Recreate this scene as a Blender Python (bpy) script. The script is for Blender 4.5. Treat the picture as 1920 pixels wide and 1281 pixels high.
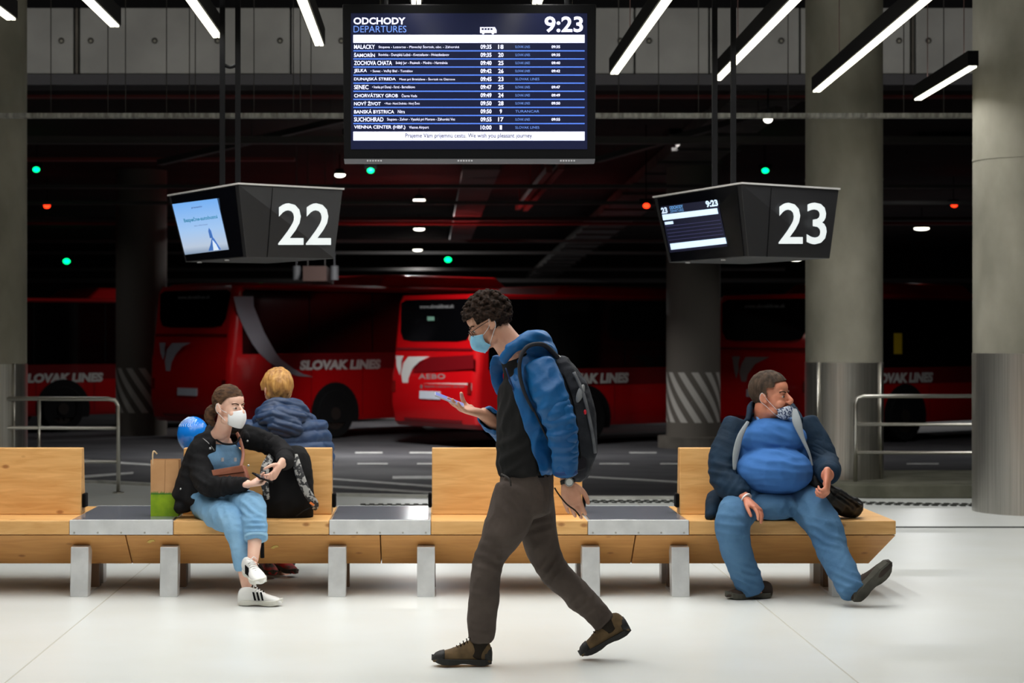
import bpy, bmesh, math, random
from mathutils import Vector, Matrix, noise
from math import sin, cos, pi, radians, sqrt, atan2, exp
random.seed(7)
SC = bpy.context.scene
COL = SC.collection
for o in list(bpy.data.objects): bpy.data.objects.remove(o)

# ------------------------------------------------------------------ camera, world, exposure
F = 3670.0            # focal length in pixels of the 1920 px wide frame
CX, CY, EYE = 805.0, 625.0, 1.55
cam_d = bpy.data.cameras.new('camera'); cam = bpy.data.objects.new('camera', cam_d); COL.objects.link(cam)
cam.location = (0, 0, EYE); cam.rotation_euler = (pi/2, 0, 0)
cam_d.sensor_width = 36.0; cam_d.lens = F/1920*36.0
cam_d.shift_x = (960-CX)/1920; cam_d.shift_y = -(640.5-CY)/1920
cam_d.clip_end = 200; cam_d.clip_start = 0.1
cam_d.dof.use_dof = True; cam_d.dof.focus_distance = 9.9; cam_d.dof.aperture_fstop = 4.0
SC.camera = cam
W = bpy.data.worlds.new('world'); SC.world = W; W.use_nodes = True
W.node_tree.nodes['Background'].inputs[0].default_value = (0.9, 0.95, 1.0, 1)
W.node_tree.nodes['Background'].inputs[1].default_value = 0.02
SC.view_settings.view_transform = 'Standard'; SC.view_settings.look = 'None'
SC.view_settings.gamma = 1; SC.view_settings.use_curve_mapping = False
SC.view_settings.exposure = 0.0
LAMP_W = 31.5         # watts of one hall tube lamp
UPSHARE = .18  # share of lamp watts sent upward by the added lights
BEAM_W = 22.0  # watts of one added batten before the beam
BAY_W = 80.0          # base watts of the bay downlights and the added bay panels

def P(px, py, d):
    return Vector(((px-CX)/F*d, d, EYE-(py-CY)/F*d))
def RAY(px, py):
    return Vector(((px-CX)/F, 1.0, -(py-CY)/F))
EYEV = Vector((0, 0, EYE))
def on_plane(px, py, p0, n):
    r = RAY(px, py); t = (p0-EYEV).dot(n)/r.dot(n)
    return EYEV + r*t

# ------------------------------------------------------------------ materials
def lin(c):
    def f(v):
        v /= 255.0
        return v/12.92 if v <= .04045 else ((v+.055)/1.055)**2.4
    return (f(c[0]), f(c[1]), f(c[2]), 1)
MATS = {}
def mat(name, col, rough=.5, metal=0.0, col2=None, scale=5.0, stretch=(1, 1, 1), bump=0.0, bscale=60.0,
        emit=0.0, coat=0.0, contrast=(.35, .65), trans=0.0, spec=.5, sheen=0.0, detail=4.0):
    if name in MATS: return MATS[name]
    m = bpy.data.materials.new(name); m.use_nodes = True; MATS[name] = m
    nt = m.node_tree; b = nt.nodes['Principled BSDF']
    b.inputs['Base Color'].default_value = lin(col); b.inputs['Roughness'].default_value = rough
    b.inputs['Metallic'].default_value = metal; b.inputs['Specular IOR Level'].default_value = (.2 if rough >= .8 and spec == .5 else spec)
    if coat: b.inputs['Coat Weight'].default_value = coat; b.inputs['Coat Roughness'].default_value = .06
    if sheen: b.inputs['Sheen Weight'].default_value = sheen
    if trans: b.inputs['Transmission Weight'].default_value = trans
    if emit:
        b.inputs['Emission Color'].default_value = lin(col); b.inputs['Emission Strength'].default_value = emit
    if col2 is not None or bump:
        tc = nt.nodes.new('ShaderNodeTexCoord'); mp = nt.nodes.new('ShaderNodeMapping')
        mp.inputs['Scale'].default_value = stretch; nt.links.new(tc.outputs['Object'], mp.inputs[0])
    if col2 is not None:
        n = nt.nodes.new('ShaderNodeTexNoise'); n.inputs['Scale'].default_value = scale; n.inputs['Detail'].default_value = detail
        nt.links.new(mp.outputs[0], n.inputs['Vector'])
        r = nt.nodes.new('ShaderNodeValToRGB')
        r.color_ramp.elements[0].position = contrast[0]; r.color_ramp.elements[1].position = contrast[1]
        r.color_ramp.elements[0].color = lin(col); r.color_ramp.elements[1].color = lin(col2)
        nt.links.new(n.outputs['Fac'], r.inputs[0]); nt.links.new(r.outputs[0], b.inputs['Base Color'])
    if bump:
        n2 = nt.nodes.new('ShaderNodeTexNoise'); n2.inputs['Scale'].default_value = bscale; n2.inputs['Detail'].default_value = 3
        nt.links.new(mp.outputs[0], n2.inputs['Vector'])
        bp = nt.nodes.new('ShaderNodeBump'); bp.inputs['Strength'].default_value = bump; bp.inputs['Distance'].default_value = .01
        nt.links.new(n2.outputs['Fac'], bp.inputs['Height']); nt.links.new(bp.outputs[0], b.inputs['Normal'])
    return m

def wood_mat(name, c1, c2, c3):
    m = bpy.data.materials.new(name); m.use_nodes = True; MATS[name] = m
    nt = m.node_tree; b = nt.nodes['Principled BSDF']; b.inputs['Roughness'].default_value = .38
    tc = nt.nodes.new('ShaderNodeTexCoord'); mp = nt.nodes.new('ShaderNodeMapping')
    mp.inputs['Scale'].default_value = (1.6, 9, 14); nt.links.new(tc.outputs['Object'], mp.inputs[0])
    n = nt.nodes.new('ShaderNodeTexNoise'); n.inputs['Scale'].default_value = 2.2; n.inputs['Detail'].default_value = 7; n.inputs['Distortion'].default_value = .8
    nt.links.new(mp.outputs[0], n.inputs['Vector'])
    r = nt.nodes.new('ShaderNodeValToRGB'); e = r.color_ramp.elements
    e[0].position = .3; e[0].color = lin(c1); e[1].position = .72; e[1].color = lin(c2)
    nt.links.new(n.outputs['Fac'], r.inputs[0])
    mp2 = nt.nodes.new('ShaderNodeMapping'); mp2.inputs['Scale'].default_value = (6, 7, 11); nt.links.new(tc.outputs['Object'], mp2.inputs[0])
    v = nt.nodes.new('ShaderNodeTexVoronoi'); v.inputs['Scale'].default_value = 1.0; nt.links.new(mp2.outputs[0], v.inputs['Vector'])
    kr = nt.nodes.new('ShaderNodeValToRGB'); k = kr.color_ramp.elements
    k[0].position = .07; k[0].color = (1, 1, 1, 1); k[1].position = .17; k[1].color = (0, 0, 0, 1)
    nt.links.new(v.outputs['Distance'], kr.inputs[0])
    sep = nt.nodes.new('ShaderNodeSeparateColor'); nt.links.new(v.outputs['Color'], sep.inputs[0])
    gt = nt.nodes.new('ShaderNodeMath'); gt.operation = 'GREATER_THAN'; gt.inputs[1].default_value = .42; nt.links.new(sep.outputs[0], gt.inputs[0])
    mul = nt.nodes.new('ShaderNodeMath'); mul.operation = 'MULTIPLY'; nt.links.new(kr.outputs[0], mul.inputs[0]); nt.links.new(gt.outputs[0], mul.inputs[1])
    mul2 = nt.nodes.new('ShaderNodeMath'); mul2.operation = 'MULTIPLY'; mul2.inputs[1].default_value = .75; nt.links.new(mul.outputs[0], mul2.inputs[0])
    mx = nt.nodes.new('ShaderNodeMix'); mx.data_type = 'RGBA'; nt.links.new(mul2.outputs[0], mx.inputs[0])
    nt.links.new(r.outputs[0], mx.inputs[6]); mx.inputs[7].default_value = lin(c3)
    nt.links.new(mx.outputs[2], b.inputs['Base Color'])
    return m

def stripe_mat(name, ca, cb, z0, z1, cbase):
    # slanting white hazard stripes painted round a column between two heights
    m = bpy.data.materials.new(name); m.use_nodes = True; MATS[name] = m
    nt = m.node_tree; b = nt.nodes['Principled BSDF']; b.inputs['Roughness'].default_value = .8
    tc = nt.nodes.new('ShaderNodeTexCoord'); s = nt.nodes.new('ShaderNodeSeparateXYZ'); nt.links.new(tc.outputs['Object'], s.inputs[0])
    at = nt.nodes.new('ShaderNodeMath'); at.operation = 'ARCTAN2'; nt.links.new(s.outputs[0], at.inputs[0])
    ng = nt.nodes.new('ShaderNodeMath'); ng.operation = 'MULTIPLY'; ng.inputs[1].default_value = -1; nt.links.new(s.outputs[1], ng.inputs[0]); nt.links.new(ng.outputs[0], at.inputs[1])
    a = nt.nodes.new('ShaderNodeMath'); a.operation = 'MULTIPLY'; a.inputs[1].default_value = 12/ (2*pi); nt.links.new(at.outputs[0], a.inputs[0])
    zc = nt.nodes.new('ShaderNodeMath'); zc.operation = 'MULTIPLY'; zc.inputs[1].default_value = 2.6; nt.links.new(s.outputs[2], zc.inputs[0])
    ad = nt.nodes.new('ShaderNodeMath'); ad.operation = 'ADD'; nt.links.new(a.outputs[0], ad.inputs[0]); nt.links.new(zc.outputs[0], ad.inputs[1])
    fr = nt.nodes.new('ShaderNodeMath'); fr.operation = 'FRACT'; nt.links.new(ad.outputs[0], fr.inputs[0])
    gt = nt.nodes.new('ShaderNodeMath'); gt.operation = 'GREATER_THAN'; gt.inputs[1].default_value = .5; nt.links.new(fr.outputs[0], gt.inputs[0])
    g1 = nt.nodes.new('ShaderNodeMath'); g1.operation = 'GREATER_THAN'; g1.inputs[1].default_value = z0; nt.links.new(s.outputs[2], g1.inputs[0])
    g2 = nt.nodes.new('ShaderNodeMath'); g2.operation = 'LESS_THAN'; g2.inputs[1].default_value = z1; nt.links.new(s.outputs[2], g2.inputs[0])
    m1 = nt.nodes.new('ShaderNodeMath'); m1.operation = 'MULTIPLY'; nt.links.new(g1.outputs[0], m1.inputs[0]); nt.links.new(g2.outputs[0], m1.inputs[1])
    m2 = nt.nodes.new('ShaderNodeMath'); m2.operation = 'MULTIPLY'; nt.links.new(m1.outputs[0], m2.inputs[0]); nt.links.new(gt.outputs[0], m2.inputs[1])
    mx = nt.nodes.new('ShaderNodeMix'); mx.data_type = 'RGBA'; nt.links.new(m2.outputs[0], mx.inputs[0])
    mx.inputs[6].default_value = lin(cbase); mx.inputs[7].default_value = lin(ca)
    nt.links.new(mx.outputs[2], b.inputs['Base Color'])
    return m

def spot_mat(name, base, spots, scale, thr=.42, rough=.8):
    m = bpy.data.materials.new(name); m.use_nodes = True; MATS[name] = m
    nt = m.node_tree; b = nt.nodes['Principled BSDF']; b.inputs['Roughness'].default_value = rough
    tc = nt.nodes.new('ShaderNodeTexCoord')
    v = nt.nodes.new('ShaderNodeTexNoise'); v.inputs['Scale'].default_value = scale; v.inputs['Detail'].default_value = 1.5; nt.links.new(tc.outputs['Object'], v.inputs['Vector'])
    r = nt.nodes.new('ShaderNodeValToRGB'); e = r.color_ramp.elements
    e[0].position = thr; e[0].color = lin(spots); e[1].position = thr+.05; e[1].color = lin(base)
    nt.links.new(v.outputs['Fac'], r.inputs[0]); nt.links.new(r.outputs[0], b.inputs['Base Color'])
    return m

# ------------------------------------------------------------------ mesh builder
def catmull(pts, k):
    n = len(pts); out = []
    if n == 2:
        return [pts[0].lerp(pts[1], i/k) for i in range(k+1)]
    for i in range(n-1):
        p0 = pts[max(i-1, 0)]; p1 = pts[i]; p2 = pts[i+1]; p3 = pts[min(i+2, n-1)]
        for j in range(k):
            t = j/k
            out.append(.5*((2*p1)+(p2-p0)*t+(2*p0-5*p1+4*p2-p3)*t*t+(3*p1-p0-3*p2+p3)*t**3))
    out.append(pts[-1].copy()); return out

class MB:
    def __init__(s): s.v = []; s.f = []
    def add(s, vs, fs):
        o = len(s.v); s.v += [Vector(p) for p in vs]; s.f += [tuple(i+o for i in f) for f in fs]; return s
    def box(s, c, sz, rz=0, M=None):
        hx, hy, hz = sz[0]/2, sz[1]/2, sz[2]/2
        R = M if M is not None else Matrix.Rotation(rz, 3, 'Z'); c = Vector(c)
        vs = [c+R@Vector((x*hx, y*hy, z*hz)) for x in (-1, 1) for y in (-1, 1) for z in (-1, 1)]
        return s.add(vs, [(0, 1, 3, 2), (4, 6, 7, 5), (0, 4, 5, 1), (2, 3, 7, 6), (0, 2, 6, 4), (1, 5, 7, 3)])
    def bb(s, x0, x1, y0, y1, z0, z1):
        return s.box(((x0+x1)/2, (y0+y1)/2, (z0+z1)/2), (abs(x1-x0), abs(y1-y0), abs(z1-z0)))
    def prism(s, poly, vec):
        # closed polygon swept along vec
        n = len(poly); vec = Vector(vec); a = [Vector(p) for p in poly]
        nrm = Vector((0, 0, 0))
        for i in range(n): nrm += a[i].cross(a[(i+1) % n])
        if nrm.dot(vec) > 0: a = a[::-1]
        vs = a+[p+vec for p in a]
        fs = [tuple(range(n)), tuple(range(2*n-1, n-1, -1))]+[(i, n+i, n+(i+1) % n, (i+1) % n) for i in range(n)]
        return s.add(vs, fs)
    def tube(s, pts, r, n=10, k=1, caps=True):
        pts = [Vector(p) for p in pts]
        if k > 1: pts = catmull(pts, k)
        return s.loft(pts, [r]*len(pts), n=n, k=0, round_caps=False)
    def loft(s, pts, rad, n=16, k=4, hint=(0, 0, 1), round_caps=True, power=2.0, capf=1.0):
        pts = [Vector(p) for p in pts]
        rr = [Vector((r[0], r[1], 0)) if hasattr(r, '__len__') else Vector((r, r, 0)) for r in rad]
        if k: 
            if len(pts) == 2: pp = catmull(pts, k); rr = catmull(rr, k)
            else: pp = catmull(pts, k); rr = catmull(rr, k)
        else: pp = pts
        N = len(pp); hint0 = Vector(hint).normalized()
        T = []
        for i in range(N):
            t = (pp[min(i+1, N-1)]-pp[max(i-1, 0)])
            T.append(t.normalized() if t.length > 1e-9 else Vector((0, 0, 1)))
        def frame(t, prev):
            h = hint0
            if abs(h.dot(t)) > .97: h = Vector((1, 0, 0)) if abs(t.x) < .7 else Vector((0, 1, 0))
            sd = t.cross(h).normalized()
            if prev is not None and sd.dot(prev) < 0: sd = -sd
            return sd, sd.cross(t).normalized()
        rings = []
        prev = None
        fr = []
        for i in range(N):
            sd, up = frame(T[i], prev); prev = sd; fr.append((sd, up))
        seq = []
        if round_caps:
            for a in (.12, .45, .8): 
                c = sqrt(1-(1-a)**2); seq.append((pp[0]-T[0]*min(rr[0].x, rr[0].y)*capf*(1-a)*1.0, rr[0]*c, fr[0]))
        for i in range(N): seq.append((pp[i], rr[i], fr[i]))
        if round_caps:
            for a in (.8, .45, .12):
                c = sqrt(1-(1-a)**2); seq.append((pp[-1]+T[-1]*min(rr[-1].x, rr[-1].y)*capf*(1-a)*1.0, rr[-1]*c, fr[-1]))
        vs = []
        for c, r, (sd, up) in seq:
            for j in range(n):
                a = 2*pi*j/n; ca, sa = cos(a), sin(a)
                if power != 2.0:
                    ca = math.copysign(abs(ca)**(2/power), ca); sa = math.copysign(abs(sa)**(2/power), sa)
                vs.append(c+sd*(ca*r.x)+up*(sa*r.y))
        m = len(seq); fs = []
        for i in range(m-1):
            for j in range(n):
                fs.append((i*n+j, (i+1)*n+j, (i+1)*n+(j+1) % n, i*n+(j+1) % n))
        fs.append(tuple(range(n))); fs.append(tuple((m-1)*n+j for j in range(n-1, -1, -1)))
        # orient outward: test sign with volume
        o = len(s.v); vol = 0
        for f in fs:
            a = vs[f[0]]
            for q in range(1, len(f)-1): vol += a.dot(vs[f[q]].cross(vs[f[q+1]]))
        if vol < 0: fs = [f[::-1] for f in fs]
        return s.add(vs, fs)
    def ell(s, c, r, R=None, n=16, m=10):
        c = Vector(c); R = R if R is not None else Matrix.Identity(3)
        if not hasattr(r, '__len__'): r = (r, r, r)
        vs = [c+R@Vector((0, 0, -r[2]))]
        for i in range(1, m):
            th = pi*i/m
            for j in range(n):
                a = 2*pi*j/n
                vs.append(c+R@Vector((r[0]*sin(th)*cos(a), r[1]*sin(th)*sin(a), -r[2]*cos(th))))
        vs.append(c+R@Vector((0, 0, r[2])))
        fs = []
        for j in range(n): fs.append((0, 1+(j+1) % n, 1+j))
        for i in range(m-2):
            for j in range(n):
                a = 1+i*n+j; b = 1+i*n+(j+1) % n
                fs.append((a, b, b+n, a+n))
        L = len(vs)-1
        for j in range(n): fs.append((L, 1+(m-2)*n+j, 1+(m-2)*n+(j+1) % n))
        return s.add(vs, fs)
    def grid(s, fn, nu, nv):
        vs = [fn(i/nu, j/nv) for j in range(nv+1) for i in range(nu+1)]
        fs = [(j*(nu+1)+i, j*(nu+1)+i+1, (j+1)*(nu+1)+i+1, (j+1)*(nu+1)+i) for j in range(nv) for i in range(nu)]
        return s.add(vs, fs)
    def cyl(s, a, b, r, n=24, r2=None):
        a = Vector(a); b = Vector(b); r2 = r if r2 is None else r2
        t = (b-a).normalized(); h = Vector((0, 0, 1)) if abs(t.z) < .9 else Vector((1, 0, 0))
        u = t.cross(h).normalized(); w = u.cross(t)
        vs = [a+(u*cos(2*pi*j/n)+w*sin(2*pi*j/n))*r for j in range(n)]+[b+(u*cos(2*pi*j/n)+w*sin(2*pi*j/n))*r2 for j in range(n)]
        fs = [(j, j+n, (j+1) % n+n, (j+1) % n) for j in range(n)]+[tuple(range(n)), tuple(range(2*n-1, n-1, -1))]
        return s.add(vs, [f[::-1] for f in fs] if False else fs)
    def build(s, name, m, parent=None, smooth=False, bevel=0, fix=True, auto=None):
        me = bpy.data.meshes.new(name)
        off = world_origin(parent) if parent else Vector((0, 0, 0))
        me.from_pydata([tuple(v-off) for v in s.v], [], s.f); me.update()
        if fix:
            bm = bmesh.new(); bm.from_mesh(me); bmesh.ops.recalc_face_normals(bm, faces=bm.faces); bm.to_mesh(me); bm.free()
        return finish(name, me, m, parent, smooth, bevel, auto)

def finish(name, me, m, parent=None, smooth=False, bevel=0, auto=None):
    me.materials.clear(); me.materials.append(m)
    o = bpy.data.objects.new(name, me); COL.objects.link(o)
    if parent: o.parent = parent
    if bevel:
        md = o.modifiers.new('bevel', 'BEVEL'); md.width = bevel; md.segments = 2; md.limit_method = 'ANGLE'; md.angle_limit = radians(35)
    if smooth or auto:
        me.polygons.foreach_set('use_smooth', [True]*len(me.polygons))
        if auto: me.set_sharp_from_angle(angle=radians(auto))
    return o

def world_origin(o):
    v = Vector((0, 0, 0))
    while o: v += o.location; o = o.parent
    return v
def root(name, loc, label, cat, group=None):
    o = bpy.data.objects.new(name, None); COL.objects.link(o); o.location = loc; o.empty_display_size = .1
    o['label'] = label; o['category'] = cat
    if group: o['group'] = group
    return o
def tag(o, label, cat, group=None, kind=None):
    if label: o['label'] = label
    if cat: o['category'] = cat
    if group: o['group'] = group
    if kind: o['kind'] = kind
    return o
def structure(o, label=None):
    o['kind'] = 'structure'
    if label: o['label'] = label
    return o
def top(mb, name, m, loc, **kw):
    # one mesh thing with its origin at loc
    e = MB(); e.v = [v-Vector(loc) for v in mb.v]; e.f = mb.f
    o = e.build(name, m, None, **kw); o.location = loc; return o
def kids(o): return [c for c in bpy.data.objects if c.parent == o]
def copy_tree(o, parent=None):
    c = o.copy(); COL.objects.link(c); c.parent = parent
    for ch in kids(o): copy_tree(ch, c)
    return c

def ev_mesh(o):
    dg = bpy.context.evaluated_depsgraph_get(); dg.update()
    return bpy.data.meshes.new_from_object(o.evaluated_get(dg))
def remesh(mb, voxel, iters=4, factor=.5):
    """union of overlapping closed pieces as one continuous surface"""
    me = bpy.data.meshes.new('t'); me.from_pydata([tuple(v) for v in mb.v], [], mb.f); me.update()
    o = bpy.data.objects.new('t', me); COL.objects.link(o)
    r = o.modifiers.new('r', 'REMESH'); r.mode = 'VOXEL'; r.voxel_size = voxel
    if iters:
        sm = o.modifiers.new('s', 'SMOOTH'); sm.iterations = iters; sm.factor = factor
    out = ev_mesh(o); bpy.data.objects.remove(o); bpy.data.meshes.remove(me)
    return out
def displace(me, fn):
    """fn(co, normal) -> new co, or a scalar along the normal"""
    nr = [v.normal.copy() for v in me.vertices]
    for v, n in zip(me.vertices, nr):
        r = fn(v.co, n)
        if isinstance(r, float): v.co = v.co+n*r
        else: v.co = r
    me.update()
def cut_open(me, pred, thick=.005, smooth_it=4):
    """remove the faces where pred(centre, normal) holds, even out the rim, give the cloth a thickness"""
    bm = bmesh.new(); bm.from_mesh(me)
    dele = [f for f in bm.faces if pred(f.calc_center_median(), f.normal)]
    bmesh.ops.delete(bm, geom=dele, context='FACES')
    for _ in range(smooth_it):
        nv = {}
        for v in bm.verts:
            be = [e for e in v.link_edges if e.is_boundary]
            if len(be) == 2: nv[v] = (be[0].other_vert(v).co+be[1].other_vert(v).co)*.25+v.co*.5
        for v, c in nv.items(): v.co = c
    bm.to_mesh(me); bm.free(); me.update()
    if thick:
        o = bpy.data.objects.new('t', me); COL.objects.link(o)
        so = o.modifiers.new('so', 'SOLIDIFY'); so.thickness = thick; so.offset = -1
        out = ev_mesh(o); bpy.data.objects.remove(o); return out
    return me
def child_mesh(name, me, m, parent, smooth=True):
    off = world_origin(parent); me.transform(Matrix.Translation(-off)); me.update()
    return finish(name, me, m, parent, smooth)
def nz(p, s): return noise.noise(Vector(p)*s)
def cloth(amp=.006, s=9.0, creases=(), stretch=(1, 1, 1)):
    """soft folds; creases = (centre, direction, wavelength, reach, height)"""
    st = Vector(stretch)
    cr = [(Vector(c), Vector(d).normalized(), wl, rc, h) for c, d, wl, rc, h in creases]
    def fn(co, n):
        q = Vector((co.x*st.x, co.y*st.y, co.z*st.z))
        wv = Vector((noise.noise(q*3), noise.noise(q*3+Vector((9, 0, 0))), noise.noise(q*3+Vector((0, 7, 0)))))*.12
        r1 = 1-2.4*abs(noise.noise((q+wv)*s)); r2_ = 1-2.4*abs(noise.noise((q+wv)*s*2.1+Vector((5, 1, 2))))
        v = amp*(.75*r1+.35*r2_-.45)
        for c, d, wl, rc, h in cr:
            r2 = (co-c).length_squared
            if r2 < rc*rc*6:
                w = exp(-r2/(rc*rc)); ph = (co-c).dot(d)/wl*2*pi+2.2*noise.noise(co*7+c)
                v += 1.7*h*w*((.5+.5*sin(ph))**1.6-.38)*(.6+.8*abs(noise.noise(co*5+c*3)))
        return float(v)
    return fn

# ------------------------------------------------------------------ lettering
def text_polys(body, bold=0.0, shear=0.0, spacing=1.0):
    cu = bpy.data.curves.new('t', 'FONT'); cu.body = body; cu.offset = bold; cu.shear = shear; cu.space_character = spacing; cu.resolution_u = 3
    o = bpy.data.objects.new('t', cu); COL.objects.link(o); me = ev_mesh(o); bpy.data.objects.remove(o)
    v = [(p.co.x, p.co.y) for p in me.vertices]; f = [tuple(p.vertices) for p in me.polygons]
    bpy.data.meshes.remove(me); return v, f
def text_fit(mb, body, fn, bold=0.0, shear=0.0, n=None, eps=.002, spacing=1.0):
    """letters mapped from their bounding box to fn(u, v) in 0..1, lifted by eps along n"""
    v, f = text_polys(body, bold, shear, spacing)
    if not v: return
    x0 = min(p[0] for p in v); x1 = max(p[0] for p in v); y0 = min(p[1] for p in v); y1 = max(p[1] for p in v)
    mb.add([fn((p[0]-x0)/max(x1-x0, 1e-6), (p[1]-y0)/max(y1-y0, 1e-6))+n*eps for p in v], f)
def bil(bl, br, tl, tr):
    return lambda u, v: (bl*(1-u)+br*u)*(1-v)+(tl*(1-u)+tr*u)*v
def px_box(p0, n, x0, y0, x1, y1):
    """a rectangle given by what is seen of it, laid on the plane through p0"""
    bl = on_plane(x0, y1, p0, n); br = on_plane(x1, y1, p0, n); tl = on_plane(x0, y0, p0, n); tr = on_plane(x1, y0, p0, n)
    return bil(bl, br, tl, tr)
def slab(mb, pts, n, t=.003, base=.001):
    mb.prism([p+n*base for p in pts], n*t)
# ================================================================== LIGHTS
def area(name, loc, size, power, col=(1, 1.0, .995), rot=(0, 0, 0), spread=180):
    l = bpy.data.lights.new(name, 'AREA'); l.shape = 'RECTANGLE'; l.size = size[0]; l.size_y = size[1]
    l.energy = power; l.color = col; l.spread = radians(spread)
    o = bpy.data.objects.new(name, l); COL.objects.link(o); o.location = loc; o.rotation_euler = rot
    return o
# materials
M_floor = mat('hall terrazzo', (226, 229, 227), rough=.34, col2=(220, 222, 217), scale=1.4, bump=.0, detail=8, contrast=(.3, .7))
M_joint = mat('floor joint', (190, 188, 178), rough=.7)
M_road = mat('asphalt', (80, 79, 81), rough=.8, col2=(62, 62, 65), scale=.9, bump=.25, bscale=120, detail=8)
M_paint = mat('road paint', (205, 205, 200), rough=.7, col2=(165, 165, 162), scale=8)
M_conc = mat('concrete', (160, 156, 142), rough=.85, col2=(134, 131, 118), scale=2.2, bump=.25, bscale=18, detail=9, stretch=(1, 1, .6))
M_conc2 = mat('concrete beam', (168, 166, 160), rough=.85, col2=(150, 148, 143), scale=1.2, bump=.1, detail=8)
M_conc3 = mat('dusty concrete', (112, 106, 98), rough=.9, col2=(92, 87, 80), scale=2.2, detail=8)
M_steel = mat('brushed steel', (196, 193, 186), rough=.33, metal=.9, col2=(172, 169, 161), scale=7, stretch=(9, 9, .12), bump=.05, bscale=8)
M_chrome = mat('polished rail steel', (205, 202, 194), rough=.28, metal=1.0)
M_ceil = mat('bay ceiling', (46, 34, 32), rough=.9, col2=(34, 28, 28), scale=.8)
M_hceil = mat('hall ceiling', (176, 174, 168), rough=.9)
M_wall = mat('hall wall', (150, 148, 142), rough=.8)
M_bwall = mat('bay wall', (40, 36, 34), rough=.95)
M_black = mat('black metal', (9, 9, 11), rough=.6, spec=.12)
M_blackgloss = mat('black glass', (10, 11, 16), rough=.07, spec=.6)
M_sign = mat('sign charcoal', (34, 34, 36), rough=.45)
M_tube = mat('lamp diffuser', (255, 250, 226), emit=3.6)
M_tray = mat('galvanised tray', (190, 190, 184), rough=.5, metal=.2, col2=(128, 126, 120), scale=26, stretch=(1, .2, .2))
M_pipe = mat('grey pipe', (58, 55, 53), rough=.6)
M_redpipe = mat('red pipe', (120, 44, 40), rough=.6)
M_hole = mat('formwork hole', (70, 68, 64), rough=.9)

def ROADZ(d): return -.12 if d < 18 else (-.12-.33*(d-18)/15 if d < 33 else -.45)
def on_road(px, py):
    d = 20.0
    for _ in range(60):
        z = ROADZ(d); d = .5*d+.5*min((EYE-z)*F/(py-CY), 75)
    return Vector(((px-CX)/F*d, d, ROADZ(d)))

# ================================================================== SETTING
# hall floor with a shallow bay cut out where the buses pull up
edge = [(-16, 20.4), (-6, 20.4), (-3.4, 20.3), (-2.3, 19.6), (-1.2, 18.75), (0, 18.5), (1.5, 18.35), (2.6, 18.3), (3.4, 18.7), (3.9, 20.4), (16, 20.4)]
poly = [Vector((-16, -8, -.2)), ] + [Vector((16, -8, -.2))] + [Vector((x, y, -.2)) for x, y in reversed(edge)]
mb = MB(); mb.prism(poly, (0, 0, .2)); structure(mb.build('floor', M_floor))
mb = MB()
for x in (-9.5, -5.7, -1.88, 1.9, 5.7, 9.5): mb.bb(x-.004, x+.004, -8, 18.2, -.01, .0008)
for y in (-2, 2.2, 6.3): mb.bb(-16, 16, y-.003, y+.003, -.01, .0008)
structure(mb.build('trim_1', M_joint), 'fine joints between the pale floor slabs')
mb = MB(); mb.bb(-16, 16, 15.58, 15.68, -.01, .002)
structure(mb.build('trim_2', mat('slot', (58, 62, 58), rough=.8)), 'dark drain slot across the pale floor')
# road, ramping down from the platform
mb = MB()
xs = [-40, 40]; ys = [17, 18, 33, 78]
mb.add([Vector((x, y, ROADZ(y))) for y in ys for x in xs], [(2*i, 2*i+1, 2*i+3, 2*i+2) for i in range(3)])
structure(mb.build('road', M_road))
mb = MB(); mb.bb(-16, 16, -8, 23.9, 6.0, 6.2); structure(mb.build('ceiling', M_hceil))
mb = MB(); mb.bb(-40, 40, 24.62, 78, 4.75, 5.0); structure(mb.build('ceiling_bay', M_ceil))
mb = MB(); mb.bb(-16.2, -16, -8, 20.4, -.2, 6); structure(mb.build('wall_left', M_wall))
mb = MB(); mb.bb(16, 16.2, -8, 20.4, -.2, 6); structure(mb.build('wall_right', M_wall))
mb = MB(); mb.bb(-16, 16, -8.2, -8, -.2, 6); structure(mb.build('wall_front', M_wall))
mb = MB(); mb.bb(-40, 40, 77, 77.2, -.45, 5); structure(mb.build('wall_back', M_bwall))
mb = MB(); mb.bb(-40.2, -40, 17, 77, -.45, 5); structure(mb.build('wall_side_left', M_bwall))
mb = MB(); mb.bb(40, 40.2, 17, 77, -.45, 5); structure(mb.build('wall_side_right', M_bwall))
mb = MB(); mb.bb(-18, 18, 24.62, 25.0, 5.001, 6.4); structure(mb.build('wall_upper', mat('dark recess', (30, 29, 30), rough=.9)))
# downstand beam of precast panels
def beam_panel(x0, x1):
    mb = MB(); mb.bb(x0+.012, x1-.012, 24.0, 24.35, 4.735, 5.54)
    return mb
d0 = 24.0
cuts = [-17.0, -12.4, -8.7, (139-805)/F*24, (148-805)/F*24, (545-805)/F*24, (720-805)/F*24, (1190-805)/F*24, (1330-805)/F*24, (1500-805)/F*24, (1708-805)/F*24, (1716-805)/F*24, 8.4, 12.4, 17]
for a, b in zip(cuts[:-1], cuts[1:]):
    o = structure(beam_panel(a, b).build('beam', M_conc2 if b-a > .1 else M_conc3, bevel=.01), 'pale precast panel of the downstand beam')
mb = MB(); mb.bb(-18, 18, 24.02, 24.6, 4.60, 4.73); structure(mb.build('beam_ledge', mat('ledge', (84, 82, 84), rough=.9)))
mb = MB()
for px in (115, 170, 290, 408, 525, 640, 1163, 1217, 1340, 1465, 1686, 1741):
    c = P(px, 76, 23.99); mb.cyl(c, c+Vector((0, -.006, 0)), .037, 20); 
structure(mb.build('beam_hole', M_hole), 'round anchor holes in the downstand beam')
mb = MB()
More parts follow.
